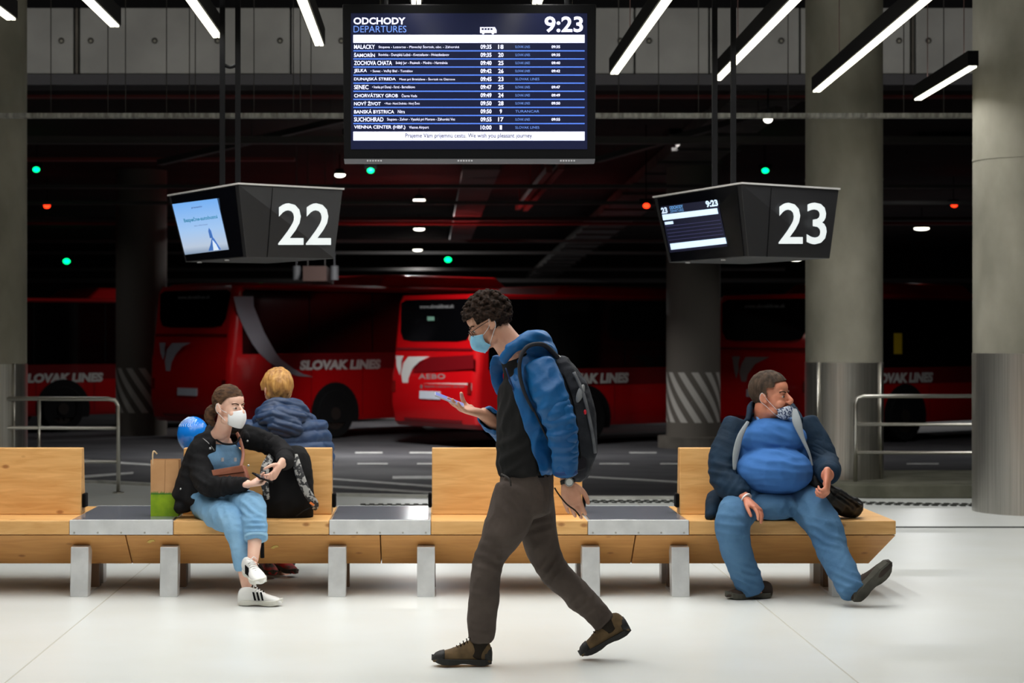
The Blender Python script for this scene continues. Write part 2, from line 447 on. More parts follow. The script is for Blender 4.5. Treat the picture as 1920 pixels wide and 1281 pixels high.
for px in (115, 170, 290, 408, 525, 640, 1163, 1217, 1340, 1465, 1686, 1741):
    c = P(px, 77, 23.985); mb.cyl(c, c+Vector((0, -.004, 0)), .018, 16)
structure(mb.build('beam_plug', M_conc), 'pale plugs in the round holes of the beam')
# road paint
def paint(pts, name='road_marking', lbl=None, grp='white painted lines on the dark roadway'):
    mb = MB(); mb.prism([on_road(*p)+Vector((0, 0, .001)) for p in pts], (0, 0, .006))
    return tag(mb.build(name, M_paint), lbl, 'road marking', grp)
def dash(x0, x1, y, h, lbl): paint([(x0, y+h), (x1, y+h), (x1, y-h), (x0, y-h)], lbl=lbl)
for x0, x1, pl in ((666, 717, 'left one beyond the gap between the second and third bench backs'), (768, 822, 'right one beyond the gap between the second and third bench backs'),
                   (1180, 1231, 'right of the walking man, in the gap before the last bench')):
    dash(x0, x1, 849.5, .9, 'short white dash in the farther dashed row, '+pl)
for x0, x1, pl in ((670, 727, 'left one in the gap left of the third bench back'), (782, 840, 'partly behind the third bench back'),
                   (1124, 1180, 'left one right of the walking man'), (1238, 1296, 'partly behind the last bench back'), (1700, 1760, 'seen through the right handrail')):
    dash(x0, x1, 870.5, 1.0, 'white dash in the nearer dashed row, '+pl)
paint([(600, 896), (810, 911), (860, 915), (860, 918), (810, 915), (600, 899)], lbl='upper long thin white curve on the road left of the third bench back')
paint([(736, 894), (850, 893), (850, 899), (736, 899)], lbl='short thick white bar on the road beside the third bench back')
paint([(600, 910), (810, 923), (860, 926), (860, 929), (810, 927), (600, 914)], lbl='lower long white curve on the road left of the third bench back')
paint([(1085, 893), (1200, 899), (1300, 905), (1300, 908), (1200, 902), (1085, 896)], lbl='long white curve on the road right of the walking man')
paint([(20, 868), (150, 862), (300, 872), (300, 875), (150, 866), (20, 871)], lbl='thin white line on the road behind the left handrail')
paint([(150, 893), (250, 886), (250, 889), (150, 898)], lbl='short slanting white line behind the post of the left handrail')
paint([(1655, 889), (1850, 900), (1850, 903), (1655, 892)], lbl='white line on the road behind the right handrail')
# pale kerb strip along the platform edge
mb = MB()
for (x0, y0), (x1, y1) in zip(edge[:-1], edge[1:]):
    n = Vector((-(y1-y0), x1-x0, 0)).normalized()*.03
    a = Vector((x0, y0, -.2)); b = Vector((x1, y1, -.2))
    mb.prism([a-n*3, b-n*3, b+n, a+n], (0, 0, .225))
structure(mb.build('trim_3', mat('kerb stone', (196, 196, 190), rough=.7, col2=(170, 170, 163), scale=6)), 'pale kerb along the platform edge')
# tactile studs
def studs(x0, x1, y, lbl, bend=0):
    mb = MB(); k = int((x1-x0)/.08)
    for i in range(k):
        x = x0+i*.08; yy = y+bend*sin(pi*i/k)
        for r in range(3): mb.box((x+(.04 if r % 2 else 0), yy+r*.10, .0035), (.045, .08, .007))
    tag(mb.build('tactile_strip', mat('stud', (52, 54, 50), rough=.8)), lbl, 'tactile paving', kind='stuff')
studs(3.9, 6.1, 17.75, 'row of dark tactile studs on the pale floor right of the last bench', -.2)
studs(1.45, 2.9, 17.9, 'dark tactile studs on the pale floor between walking man and last bench')
studs(1.95, 2.9, 17.1, 'nearer short row of dark tactile studs left of the last bench back')
studs(-.6, .3, 17.5, 'dark tactile studs on the floor left of the third bench back')
mb = MB(); mb.bb(-3.25, -2.3, 16.2, 17.3, .0, .004)
tag(mb.build('floor_grate', mat('mat', (128, 130, 134), rough=.7, col2=(108, 110, 115), scale=60)), 'grey rectangular floor mat behind the table beside the paper bag', 'floor mat')
mb = MB(); mb.bb(1.9, 3.4, 16.2, 16.9, .0, .004)
tag(mb.build('floor_grate', mat('mat', (128, 130, 134))), 'grey floor mat between the walking man and the last bench', 'floor mat')
# raised kerb island carrying the right hand column
mb = MB(); mb.prism([Vector((3.75, 18.55, 0)), Vector((4.1, 18.35, 0)), Vector((9, 18.35, 0)), Vector((9, 20.3, 0)), Vector((4.1, 20.3, 0)), Vector((3.75, 20.1, 0))], (0, 0, .13))
structure(mb.build('kerb', mat('island concrete', (112, 111, 98), rough=.85, col2=(86, 86, 74), scale=3), bevel=.015), 'low concrete island under the column and the handrail')

# ================================================================== COLUMNS
def column(px, d, r, zb, zj, label, top_z=6.0, rods=True):
    c = P(px, 700, d); c.z = zb
    t = root('concrete_column', c, label, 'column', 'round concrete columns on the platform')
    mb = MB(); n = 64
    mb.cyl((c.x, c.y, zj), (c.x, c.y, top_z), r, n)
    for z in (3.05,): mb.cyl((c.x, c.y, z), (c.x, c.y, z+.02), r+.004, n)
    mb.build('shaft', M_conc, t, auto=30)
    mb = MB(); mb.cyl((c.x, c.y, zb), (c.x, c.y, zj+.004), r+.006, n)
    mb.build('steel_jacket', M_steel, t, auto=30)['label'] = 'brushed steel jacket round the foot of the column'
    if rods:
        for a in (-52, 52):
            mb = MB(); x = c.x+sin(radians(a))*(r+.014); y = c.y-cos(radians(a))*(r+.014)
            mb.cyl((x, y, zb), (x, y, zj+.01), .013, 12); mb.build('edge_rod', M_chrome, t, smooth=True)
    return t
column(-22, 19.3, .375, 0, 1.245, 'grey concrete column at the left edge behind the first bench')
column(1582.5, 19.3, .375, .13, 1.26, 'grey concrete column standing on the concrete island behind the seated older man')
column(1935, 17.05, .50, 0, 1.373, 'thick concrete column at the right edge, nearest to the viewer', rods=False)
def bay_column(px, d, r, base, label):
    c = P(px, 700, d); c.z = base
    mb = MB(); mb.cyl((c.x, c.y, base), (c.x, c.y, 4.75), r, 48)
    o = top(mb, 'striped_column', stripe_mat('striped concrete %s' % base, (196, 192, 184), None, .45+(-.45-base), 1.32+(-.45-base), (104, 98, 90)), c, auto=30)
    o['label'] = label; o['category'] = 'column'; o['group'] = 'round columns with white slanting stripes in the bus bay'
    return o
bay_column(265, 38.5, .50, -.45, 'striped concrete column left of the leftmost fully visible bus')
bay_column(1300, 34.3, .47, -.25, 'striped concrete column right of the middle bus')
mb = MB(); c = P(1300, 700, 34.3); mb.cyl((c.x, c.y, -.45), (c.x, c.y, -.25), .62, 40); structure(mb.build('kerb_plinth', M_conc3), 'low plinth under the striped column')

# ================================================================== CEILING SERVICES
def beamx(y_px, d, h, m, x0=-16, x1=16, label=None, name='cable_tray', depth=.2, cat='cable tray'):
    z = EYE-(y_px-CY)/F*d; mb = MB(); mb.bb(x0, x1, d, d+depth, z-h/2, z+h/2)
    return tag(mb.build(name, m), label, cat, None)
beamx(216, 18.5, .042, M_tray, -9, 9, 'perforated galvanised cable tray crossing in front of the columns', depth=.12)
beamx(262, 25.5, .09, M_pipe, label='thick grey pipe under the bay ceiling, topmost behind the departures board', name='pipe', cat='pipe')
beamx(349, 30.5, .055, M_pipe, label='grey pipe across the bay level with the tops of the platform signs', name='pipe', cat='pipe')
beamx(380, 33.2, .055, M_pipe, label='grey tray across the bay just under the tops of the platform signs')
beamx(410, 40, .08, M_pipe, label='dull pipe across the bay behind the numbers of the signs', name='pipe', cat='pipe')
beamx(419, 41, .05, M_redpipe, label='thin red pipe across the bay just under the dull pipe', name='pipe', cat='pipe')
beamx(452, 48, .07, M_pipe, -16, 9, label='faint pipe far back in the bay above the buses', name='pipe', cat='pipe')
beamx(474, 56, .08, M_pipe, -16, 9, label='farthest upper pipe across the bay', name='pipe', cat='pipe')
beamx(505, 66, .1, M_pipe, -20, 12, label='lowest far pipe above the bus roofs', name='pipe', cat='pipe')
beamx(526, 70, .14, M_pipe, -20, 24, label='pale tray right above the bus roofs')
beamx(180, 25.4, .03, M_redpipe, label='thin red sprinkler pipe close under the ledge of the beam', name='pipe', cat='pipe')
beamx(298, 29.0, .045, M_redpipe, -9, -2, label='short red pipe on the left under the thick grey pipe', name='pipe', cat='pipe')
def run(a, b, w, h, m, name, label, cat):
    mb = MB(); a = Vector(a); b = Vector(b); dr = (b-a); L = dr.length; dr.normalize()
    sd = dr.cross(Vector((0, 0, 1))).normalized(); up = sd.cross(dr)
    mb.box((a+b)/2, (w, L, h), M=Matrix((sd, dr, up)).transposed())
    for k in (.1, .5, .9):
        q = a.lerp(b, k)
        if q.z < 4.7: mb.cyl(q, (q.x, q.y, 4.735), .008, 6)
    return mb, dr, sd
mb, _, _ = run(P(300, 305, 28), P(660, 220, 25.6), .12, .08, M_pipe, '', '', ''); tag(mb.build('pipe', M_pipe), 'slanting dark pipe left of the departures board', 'pipe')
mb, _, _ = run(P(903, 312, 29), P(862, 450, 52), .55, .1, M_pipe, '', '', ''); tag(mb.build('air_duct', mat('duct', (104, 84, 82), rough=.8)), 'reddish duct running away under the departures board', 'duct')
mb, _, _ = run(P(1030, 318, 30), P(970, 390, 44), .1, .1, M_pipe, '', '', ''); tag(mb.build('pipe', M_redpipe), 'pair-left slim pipe running away below the board right of the duct', 'pipe')
mb, _, _ = run(P(1052, 312, 30), P(985, 392, 44), .1, .1, M_pipe, '', '', ''); tag(mb.build('pipe', M_redpipe), 'pair-right slim pipe running away below the board right of the duct', 'pipe')
# ladder duct on the right
a = P(1455, 160, 25.2); b = P(1010, 520, 75)
t = root('ventilation_duct', a, 'long grey duct with ribs running away between sign twenty-three and the board', 'duct')
mb, dr, sd = run(a, b, .95, .2, None, '', '', ''); mb.build('duct_body', mat('duct grey', (84, 80, 76), rough=.75, col2=(58, 54, 52), scale=3), t)
L = (b-a).length
for i in range(26):
    c = a+dr*(L*i/26+.4); mb = MB(); mb.box(c+Vector((0, 0, -.12)), (1.1, .09, .05), M=Matrix((sd, dr, sd.cross(dr))).transposed()); mb.build('rib', M_pipe, t)
mb, _, _ = run(P(1460, 205, 25.6), P(1120, 300, 29), .12, .08, M_pipe, '', '', ''); tag(mb.build('pipe', M_pipe), 'slanting grey pipe right of the departures board', 'pipe')
# hanger rods of the tray
rod = None
for i, px in enumerate((95, 202, 235, 312, 355, 366, 476, 550, 563, 583, 1160, 1235, 1310, 1478, 1695, 1770)):
    x = (px-CX)/F*18.55; z0 = EYE-(213-CY)/F*18.5
    mb = MB(); mb.cyl((x, 18.56, z0), (x, 18.56, 6.0), .005, 6)
    o = tag(mb.build('hanger_rod', M_pipe), None, 'hanger rod', 'thin rods that hang the galvanised tray from the ceiling')
    o['label'] = 'thin steel rod hanging the galvanised cable tray from the ceiling'

# ================================================================== HALL LAMPS
# far end (pixel, depth), direction seen in the photograph; all at one height
LZ = 3.70
ends = [((28, 35), 13.4, -2.86, 0), ((218, 50), 13.7, -2.20, 1), ((410, 68), 14.2, -1.535, 2), ((600, 85), 14.6, -.82, 3), (None, 12.75, -.085, 4), (None, 12.75, .70, 5),
        ((1152, 137), 16.2, 1.53, 6), ((1345, 150), 16.6, 2.44, 7), ((1530, 170), 17.4, 3.44, 8), ((1720, 187), 18.0, 4.49, 9)]
dirs = {7: (-.020), 8: (-.050), 9: (-.05)}
names = ['cut off at the top left corner', 'second from the left, its end in front of the pale beam', 'just left of the hanging poles of sign twenty-two',
         'nearest to the departures board on its left', 'only its tip showing above the board, left one', 'only its tip showing above the board, right one',
         'nearest to the departures board on its right', 'crossed by the hanging poles of sign twenty-three', 'longest in view, crossing the column behind the older man', 'rightmost, running behind the thick right column']
def tube_lamp(x, y1, length, slope, label, grp='slim black linear lamps with glowing undersides'):
    PW = LAMP_W*(.32 if y1 < 7 else (.86 if x < 1 else 1.42))
    t = root('tube_lamp', (x, y1, LZ), label, 'ceiling lamp', grp)
    ang = math.atan(slope); R = Matrix.Rotation(ang, 3, 'Z')   # slope: sideways drift per metre towards the viewer
    dv = Vector((-slope, -1, 0)).normalized() if False else Vector((slope, -1, 0)).normalized()
    mid = Vector((x, y1, LZ))+dv*length/2
    Rm = Matrix((Vector((dv.y, -dv.x, 0))*-1, dv*-1, Vector((0, 0, 1)))).transposed()
    mb = MB(); mb.box(mid+Vector((0, 0, .065)), (.085, length, .12), M=Rm); mb.build('housing', M_black, t)
    for s in (-.017, .017):
        mb = MB(); mb.box(mid+Rm@Vector((s, 0, -.002)), (.026, length-.03, .014), M=Rm); mb.build('diffuser', M_tube, t)
    for k in (.2, .85):
        q = Vector((x, y1, LZ))+dv*length*k; mb = MB(); mb.cyl((q.x, q.y, LZ+.12), (q.x, q.y, 5.965), .004, 6); mb.build('cable', mat('cable', (74, 52, 46), rough=.7), t)
    area('added_uplight', mid+Vector((0, 0, .14)), (.07, length-.05), PW*UPSHARE*length/6, rot=(pi, 0, 0))  # upward light added over the housing to brighten beam and columns
    l = area('lamp_light', mid+Vector((0, 0, -.016)), (.07, length-.05), PW*length/6, rot=(0, 0, math.atan2(Rm[1][0], Rm[0][0])), spread=150)
    return t
for (e, d, x, i) in ends:
    tube_lamp(x, d, 6.4 if i != 9 else 2.25, dirs.get(i, 0)*1.0, 'slim black lamp, '+names[i])
for i in range(10):  # second row continuing the lamps, added unseen for front light on people
    if i in (0, 2, 4, 5, 7, 9):
        tube_lamp(-3.1+i*.78, 5.6, 6.4, 0, 'slim black lamp added unseen over the near floor as front light', 'slim black lamps added unseen over the near floor')

# ================================================================== BAY LIGHTS
def downlight(px, py, d, w=None, r=.16, label=''):
    zt = 4.60 if d < 26 else 4.76
    c = P(px, py, d); c.z = max(c.z, .5)
    t = root('downlight', c, label, 'ceiling lamp', 'round white downlights hanging far back in the bus bay')
    mb = MB(); mb.cyl((c.x, c.y, c.z+.03), (c.x, c.y, c.z+.13), r*1.1, 20, r2=r*.6); mb.cyl((c.x, c.y, c.z+.13), (c.x, c.y, zt), .012, 6); mb.build('lamp_shade', M_black, t, auto=40)
    mb = MB(); mb.ell((c.x, c.y, c.z+.02), (r, r, .045), n=20, m=8); mb.build('diffuser', mat('downlight glow', (255, 250, 232), emit=6), t, smooth=True)
    if w:
        l = area('bay_light', (c.x, c.y, c.z-.06), (.3, .3), w); 
downlight(637, 330, 35, 0, .10, 'white downlight just left of the board, above the top of sign twenty-two')
downlight(786, 377, 42, BAY_W*3, .13, 'white downlight topmost of three in a row above the walking man')
downlight(786, 431, 53, BAY_W*5, .15, 'white downlight middle of three in a row above the walking man')
downlight(783, 470, 66, BAY_W*4, .16, 'faint downlight lowest of three in a row above the walking man')
downlight(1728, 430, 50, BAY_W*5, .19, 'white downlight between the two right columns above the bus')
downlight(1492, 488, 60, BAY_W*4, .17, 'white downlight peeping under sign twenty-three')
downlight(1440, 227, 24.4, 0, .055, 'small white downlight just under the galvanised tray left of the column')
def signal(px, py, d, col, label):
    c = P(px, py, d)
    t = root('signal_lamp', c, label, 'signal lamp', 'small %s signal lamps under the bay ceiling' % ('green' if col[1] > 200 else 'red'))
    mb = MB(); mb.box(c+Vector((0, .05, .07)), (.20, .12, .08)); mb.cyl(c+Vector((0, .05, .1)), (c.x, c.y+.05, 4.76), .01, 6); mb.build('housing', M_black, t)
    mb = MB(); s = d/F; mb.ell(c, (6.5*s, .04, 5*s), n=16, m=10); mb.build('lens', mat('signal %s' % str(col), col, emit=4.0), t, smooth=True)
G = (0, 255, 130); R_ = (255, 50, 20)
for px, py, d, c, l in ((68, 318, 32, G, 'green signal lamp beside the left column, upper one'), (125, 490, 60, G, 'green signal lamp low above the leftmost bus'), (493, 487, 56, G, 'green signal lamp under sign twenty-two'),
                        (695, 320, 32, G, 'green signal lamp just below the departures board'), (840, 487, 60, G, 'green signal lamp above the walking man'), (1435, 320, 32, G, 'green signal lamp above sign twenty-three'),
                        (88, 386, 40, R_, 'red signal lamp beside the left column'), (1212, 386, 30, R_, 'red signal lamp left of sign twenty-three'), (1789, 384, 40, R_, 'red signal lamp between the two right columns')):
    signal(px, py, d, c, l)
# unseen panels added to brighten the coaches, road and striped columns
for x, y, k in ((-.9, 31.0, 4.6), (4.2, 31.0, .9), (8.2, 31.5, .5), (-8.2, 36.5, .09)):
    mb = MB(); mb.box((x, y, 4.70), (.9, .9, .09)); o = mb.build('added_bay_panel', M_black); tag(o, 'flat square lamp added unseen on the bay ceiling to brighten the coaches', 'ceiling lamp', 'added unseen flat lamps on the bay ceiling')
    area('bay_light', (x, y, 4.64), (.8, .8), BAY_W*k, spread=130)
# unseen battens added on the hall ceiling to brighten the beam
for i in range(6):
    x = -7.5+i*3.2; mb = MB(); mb.box((x, 21.6, 5.93), (1.6, .16, .12)); o = mb.build('added_batten', M_black); tag(o, 'unseen black batten added on the hall ceiling to brighten the beam', 'ceiling lamp', 'added unseen battens before the beam')
    area('beam_fill_light', (x, 21.6, 5.86), (1.5, .14), BEAM_W, rot=(radians(25), 0, 0))

# ================================================================== HANDRAILS
def handrail(pts_fn, posts, label, bars, corner, zb):
    pass
def rail_left():
    d = 18.96; z = lambda py, dd: EYE-(py-CY)/F*dd
    a = P(222, 748, d); base = P(222, 925, d); base.z = 0
    t = root('handrail', (base.x, base.y, 0), 'steel handrail behind the first bench, left of the paper bag', 'handrail', 'steel handrails along the platform edge')
    ztop = a.z; x1 = base.x; x0 = -7.5; slope = -.06
    yy = lambda x: d+(x-x1)*slope
    mb = MB(); mb.tube([(x0, yy(x0), ztop), (x1-.1, yy(x1-.1), ztop), (x1-.03, d, ztop-.015), (x1, d, ztop-.07), (x1, d, .0)], .021, n=12, k=1); mb.build('top_rail', M_chrome, t, smooth=True)
    for pz in (803, 866):
        zz = EYE-(pz-CY)/F*d; mb = MB(); mb.tube([(x0, yy(x0), zz), (x1, d, zz)], .017); mb.build('rail_bar', M_chrome, t, smooth=True)
    for x in ((75-CX)/F*19.05, -5.4):
        mb = MB(); mb.tube([(x, yy(x), 0), (x, yy(x), ztop)], .017); mb.build('post', M_chrome, t, smooth=True)
    mb = MB(); mb.cyl((x1, d, 0), (x1, d, .012), .055, 20); mb.build('base_plate', M_chrome, t)
rail_left()
def rail_right():
    d = 19.5; x0 = (1604-CX)/F*d; ztop = EYE-(743-CY)/F*d; x1 = 8.2
    t = root('handrail', (x0, d, .13), 'steel handrail on the concrete island between the two right columns', 'handrail', 'steel handrails along the platform edge')
    d = 18.75; x0 = (1604-CX)/F*d; ztop = EYE-(743-CY)/F*d
    zl = EYE-(849-CY)/F*d; zm = EYE-(796-CY)/F*d
    mb = MB(); mb.tube([(x1, d, ztop), (x0+.08, d, ztop), (x0+.02, d, ztop-.02), (x0, d, ztop-.08), (x0, d, .13)], .020, n=12); mb.build('top_rail', M_chrome, t, smooth=True)
    for zz in (zm, zl):
        mb = MB(); mb.tube([(x0, d, zz), (x1, d, zz)], .017); mb.build('rail_bar', M_chrome, t, smooth=True)
    mb = MB(); mb.tube([(x1-1.2, d, .13), (x1-1.2, d, ztop)], .017); mb.build('post', M_chrome, t, smooth=True)
rail_right()

# ================================================================== DEPARTURES BOARD
D = 11.7
tl = P(643, 8, D); br = P(1117, 300, D)
pn = Vector((0, -1, -.055)).normalized(); p0 = P(880, 150, D)
bd = root('departures_board', P(880, 150, D+.06), 'large black departures screen with white and blue timetable lines hanging overhead', 'departures board')
def bq(x, y): return on_plane(x, y, p0, pn)
mb = MB(); slab(mb, [bq(642, 8), bq(1118, 8), bq(1116, 299), bq(645, 299)], -pn, .12, 0); mb.build('casing', M_black, bd, bevel=.006)
mb = MB(); slab(mb, [bq(645, 298), bq(1116, 298), bq(1114, 307), bq(646, 307)], -pn, .10, -.006); mb.build('vent_strip', mat('grey strip', (92, 92, 96), rough=.5), bd)
mb = MB(); slab(mb, [bq(658, 25), bq(1101, 25), bq(1101, 280), bq(658, 280)], pn, .002, .001)
m_scr = mat('screen blue-black', (30, 34, 60), rough=.10, emit=.32); mb.build('screen', m_scr, bd)
m_w = mat('screen white', (226, 228, 255), emit=.98); m_l = mat('screen blue line', (70, 110, 205), emit=.9); m_f = mat('screen dim blue', (96, 130, 205), emit=.8)
m_dk = mat('screen dark ink', (20, 20, 40), rough=.5)
for y0, y1 in ((65.5, 80.5), (247, 263.5)):
    mb = MB(); slab(mb, [bq(662.5, y0), bq(1096, y0), bq(1096, y1), bq(662.5, y1)], pn, .001, .004); mb.build('white_band', m_w, bd)
for i in range(10):
    y = 95.5+i*15.15
    mb = MB(); slab(mb, [bq(662.5, y-1.1), bq(1096, y-1.1), bq(1096, y+1.1), bq(662.5, y+1.1)], pn, .001, .004); mb.build('row_line', m_l, bd)
def btext(parent, name, body, x0, y0, x1, y1, m, bold=.02, eps=.007, sp=1.0):
    mb = MB(); text_fit(mb, body, px_box(p0, pn, x0, y0, x1, y1), bold, n=pn, eps=eps, spacing=sp); mb.build(name, m, parent, fix=False)
btext(bd, 'heading', 'ODCHODY', 663, 33, 760, 46, m_w, .025)
btext(bd, 'subheading', 'DEPARTURES', 663, 48.5, 762, 61, m_f, .0)
btext(bd, 'clock', '9:23', 1021, 31, 1093, 61, m_w, .022)
mb = MB(); slab(mb, [bq(900, 51), bq(928, 51), bq(931, 57), bq(931, 62), bq(900, 62)], pn, .001, .004)
for xx in (906, 924): c = bq(xx, 62.5); mb.cyl(c+pn*.004, c+pn*.006, .007, 12)
mb.build('bus_icon', m_w, bd)
mb = MB()
for xx in (903, 908.5, 914, 919.5): slab(mb, [bq(xx, 53), bq(xx+4, 53), bq(xx+4, 56.5), bq(xx, 56.5)], pn, .001, .0065)
mb.build('bus_icon_window', m_scr, bd)
rows = [('MALACKY', 703, 'Stupava - Lozorno - Plavecký Štvrtok, obc. - Záhorská', 861, '09:35', '18', 1), ('ŠAMORÍN', 703, 'Rovinka - Dunajská Lužná - Kvetoslavov - Hviezdoslavov', 842, '09:35', '20', 1),
        ('ZOCHOVA CHATA', 735, 'Svätý Jur - Pezinok - Modra - Harmónia', 839, '09:40', '25', 1), ('JELKA', 688, '• Senec - Veľký Biel - Tomášov', 774, '09:42', '26', 1),
        ('DUNAJSKÁ STREDA', 742, 'Most pri Bratislave - Štvrtok na Ostrove', 853, '09:45', '23', 0), ('SENEC', 691, '• Ivanka pri Dunaji - Farná - Bernolákovo', 778, '09:47', '25', 1),
        ('CHORVÁTSKY GROB', 746, 'Čierna Voda', 782, '09:49', '24', 1), ('NOVÝ ŽIVOT', 714, '• Most - Nová Dedinka - Nový Život', 787, '09:50', '28', 1),
        ('BANSKÁ BYSTRICA', 739, 'Nitra', 759, '09:50', '9', 0), ('SUCHOHRAD', 719, 'Stupava - Zohor - Vysoká pri Morave - Záhorská Ves', 853, '09:55', '17', 1), ('VIENNA CENTER (HBF.)', 760, 'Vienna Airport', 804, '10:00', '1', 0)]
for i, (nm, xe, via, xv, tm, pf, st) in enumerate(rows):
    y = 88+i*15.12
    mb = MB(); text_fit(mb, nm, px_box(p0, pn, 664, y-4, xe, y+4), .012, n=pn, eps=.007); mb.build('destination', m_w, bd, fix=False)
    mb = MB(); text_fit(mb, via, px_box(p0, pn, xe+7, y-2.8, xv, y+3.6), .0, n=pn, eps=.007); mb.build('stop_list', m_w, bd, fix=False)
    mb = MB(); text_fit(mb, tm, px_box(p0, pn, 901, y-4, 921.5, y+4), .02, n=pn, eps=.007); mb.build('departure_time', m_w, bd, fix=False)
    mb = MB(); text_fit(mb, pf, px_box(p0, pn, 934 if len(pf) > 1 else 937, y-4, 944 if len(pf) > 1 else 941, y+4), .02, n=pn, eps=.007); mb.build('platform_digits', m_w, bd, fix=False)
    if st: mb = MB(); text_fit(mb, tm, px_box(p0, pn, 1034, y-2.6, 1050, y+2.6), .02, n=pn, eps=.007); mb.build('expected_time', m_w, bd, fix=False)
    mb = MB(); text_fit(mb, 'SLOVAK LINES' if xv > 800 or st else 'TURANCAR', px_box(p0, pn, 966, y-2.3, 993.5 if st else 1011, y+2.3), .0, n=pn, eps=.007); mb.build('operator_name', m_f, bd, fix=False)
btext(bd, 'footer_text', 'Prajeme Vám príjemnú cestu. We wish you pleasant journey.', 760, 250, 999, 261, m_dk, .012)
mb = MB()
for x in (700, 870, 1062): 
    for k in range(6):
        slab(mb, [bq(x-12+k*5, 300), bq(x-9+k*5, 300), bq(x-9+k*5, 303), bq(x-12+k*5, 303)], pn, .002, .006)
mb.build('vent_slot', mat('pale slot', (190, 190, 195), rough=.5), bd)
for x in (720, 1066):
    q = P(x, 10, D+.09); mb = MB(); mb.cyl(q, (q.x, q.y, 6.0), .025, 16); mb.build('hanging_pole', M_black, bd, smooth=False)

# ================================================================== PLATFORM SIGNS
def platform_sign(C, L, R, Cb, Lb, Rb, dL, dR, num, label, numbox, scr_poly, seam, poles, bracket):
    dC = 13.0
    c = P(C[0], C[1], dC); zt = c.z
    def at_z(px, py, z): d = (z-EYE)*F/(CY-py); return Vector(((px-CX)/F*d, d, z))
    l = at_z(L[0], L[1], zt); r = at_z(R[0], R[1], zt)
    bk = l+r-c
    cb = P(Cb[0], Cb[1], dC+.07); zb = cb.z
    ctr = (c+bk)/2
    k = .86
    # inward lean at the bottom
    def sh(p, q): 
        d = p.y; x = (q[0]-CX)/F
        dd = p.y+(.12 if p is c else -.10)
        return Vector((x*dd, dd, zb))
    cb = sh(c, Cb); lb = sh(l, Lb); rb = sh(r, Rb); bb = lb+rb-cb
    t = root('platform_sign', Vector((ctr.x, ctr.y, zb)), label, 'platform sign', 'black hanging platform signs with a number and a screen')
    mb = MB(); mb.add([l, c, r, bk, lb, cb, rb, bb], [(0, 1, 2, 3), (4, 7, 6, 5), (0, 4, 5, 1), (1, 5, 6, 2), (2, 6, 7, 3), (3, 7, 4, 0)])
    mb.build('casing', M_sign, t, bevel=.006)
    mb = MB(); up = Vector((0, 0, .012)); e = .012
    def out(p): v = (p-ctr); v.z = 0; return p+v.normalized()*e
    mb.prism([out(l)+up*0, out(c), out(r), out(bk)], up); mb.build('top_rim', mat('pale rim', (226, 224, 222), rough=.3, metal=.3), t)
    # number face
    fn = (rb-cb).cross(c-cb).normalized(); fn = fn if fn.y < 0 else -fn
    mb = MB(); text_fit(mb, num, px_box(c, fn, *numbox), .012, n=fn, eps=.006); 
    mb.build('platform_number', mat('lit number white', (228, 236, 238), emit=.5, rough=.7), t, fix=False)
    mb = MB(); s0 = on_plane(seam[0], seam[1], c, fn); s1 = on_plane(seam[2], seam[3], c, fn); w = (r-c).normalized()*.003
    slab(mb, [s0-w, s0+w, s1+w, s1-w], fn, .001, .001); mb.build('seam', M_black, t)
    # screen face
    ln = (lb-cb).cross(c-cb).normalized(); ln = ln if ln.y < 0 else -ln
    glass = [c.lerp(l, .03), c.lerp(l, .97), cb.lerp(lb, .97), cb.lerp(lb, .03)]
    mb = MB(); slab(mb, [g.lerp((c+l+cb+lb)/4, .03) for g in glass], ln, .004, .001); mb.build('glass_panel', M_blackgloss, t)
    pl = [on_plane(x, y, c+ln*.006, ln) for x, y in scr_poly]   # tl tr br bl
    mb = MB(); slab(mb, pl, ln, .001, .0)
    f = bil(pl[3], pl[2], pl[0], pl[1])
    # poles and bracket
    for i, px in enumerate(poles):
        dd = ctr.y; x = (px-CX)/F*dd
        mb2 = MB(); mb2.box((x, dd, (zt+6)/2), (.036, .036, 6-zt)); mb2.build('hanging_pole', M_black, t)
    x0 = (poles[0]-CX)/F*ctr.y; x1 = (poles[1]-CX)/F*ctr.y; zb_ = EYE-(bracket-CY)/F*ctr.y
    mb2 = MB(); mb2.loft([(x0, ctr.y, zb_+.01), ((x0+x1)/2, ctr.y, zb_-.012), (x1, ctr.y, zb_+.01)], [(.014, .014), (.012, .012), (.014, .014)], n=10); mb2.build('bracket', M_black, t)
    mb2 = MB()
    for u in (.25, .7):
        q = lb.lerp(cb, u); mb2.box(q+Vector((0, -.01, -.01)), (.03, .03, .01))
    mb2.build('screw_cover', mat('grey cover', (130, 130, 130)), t)
    return t, mb, f, ln
t22, mb, f, ln = platform_sign((447, 346), (316, 368), (643, 356), (462, 482), (347, 491), (627, 487), 0, 0, '22', 'black hanging platform sign with number 22 and a pale blue advert screen',
                        (521, 381, 620, 459), [(323, 383), (407, 372), (429, 468), (347, 478)], (511, 352, 501, 482), (417, 446), 123)
m = bpy.data.materials.new('advert sky'); m.use_nodes = True; b = m.node_tree.nodes['Principled BSDF']; b.inputs['Roughness'].default_value = .15
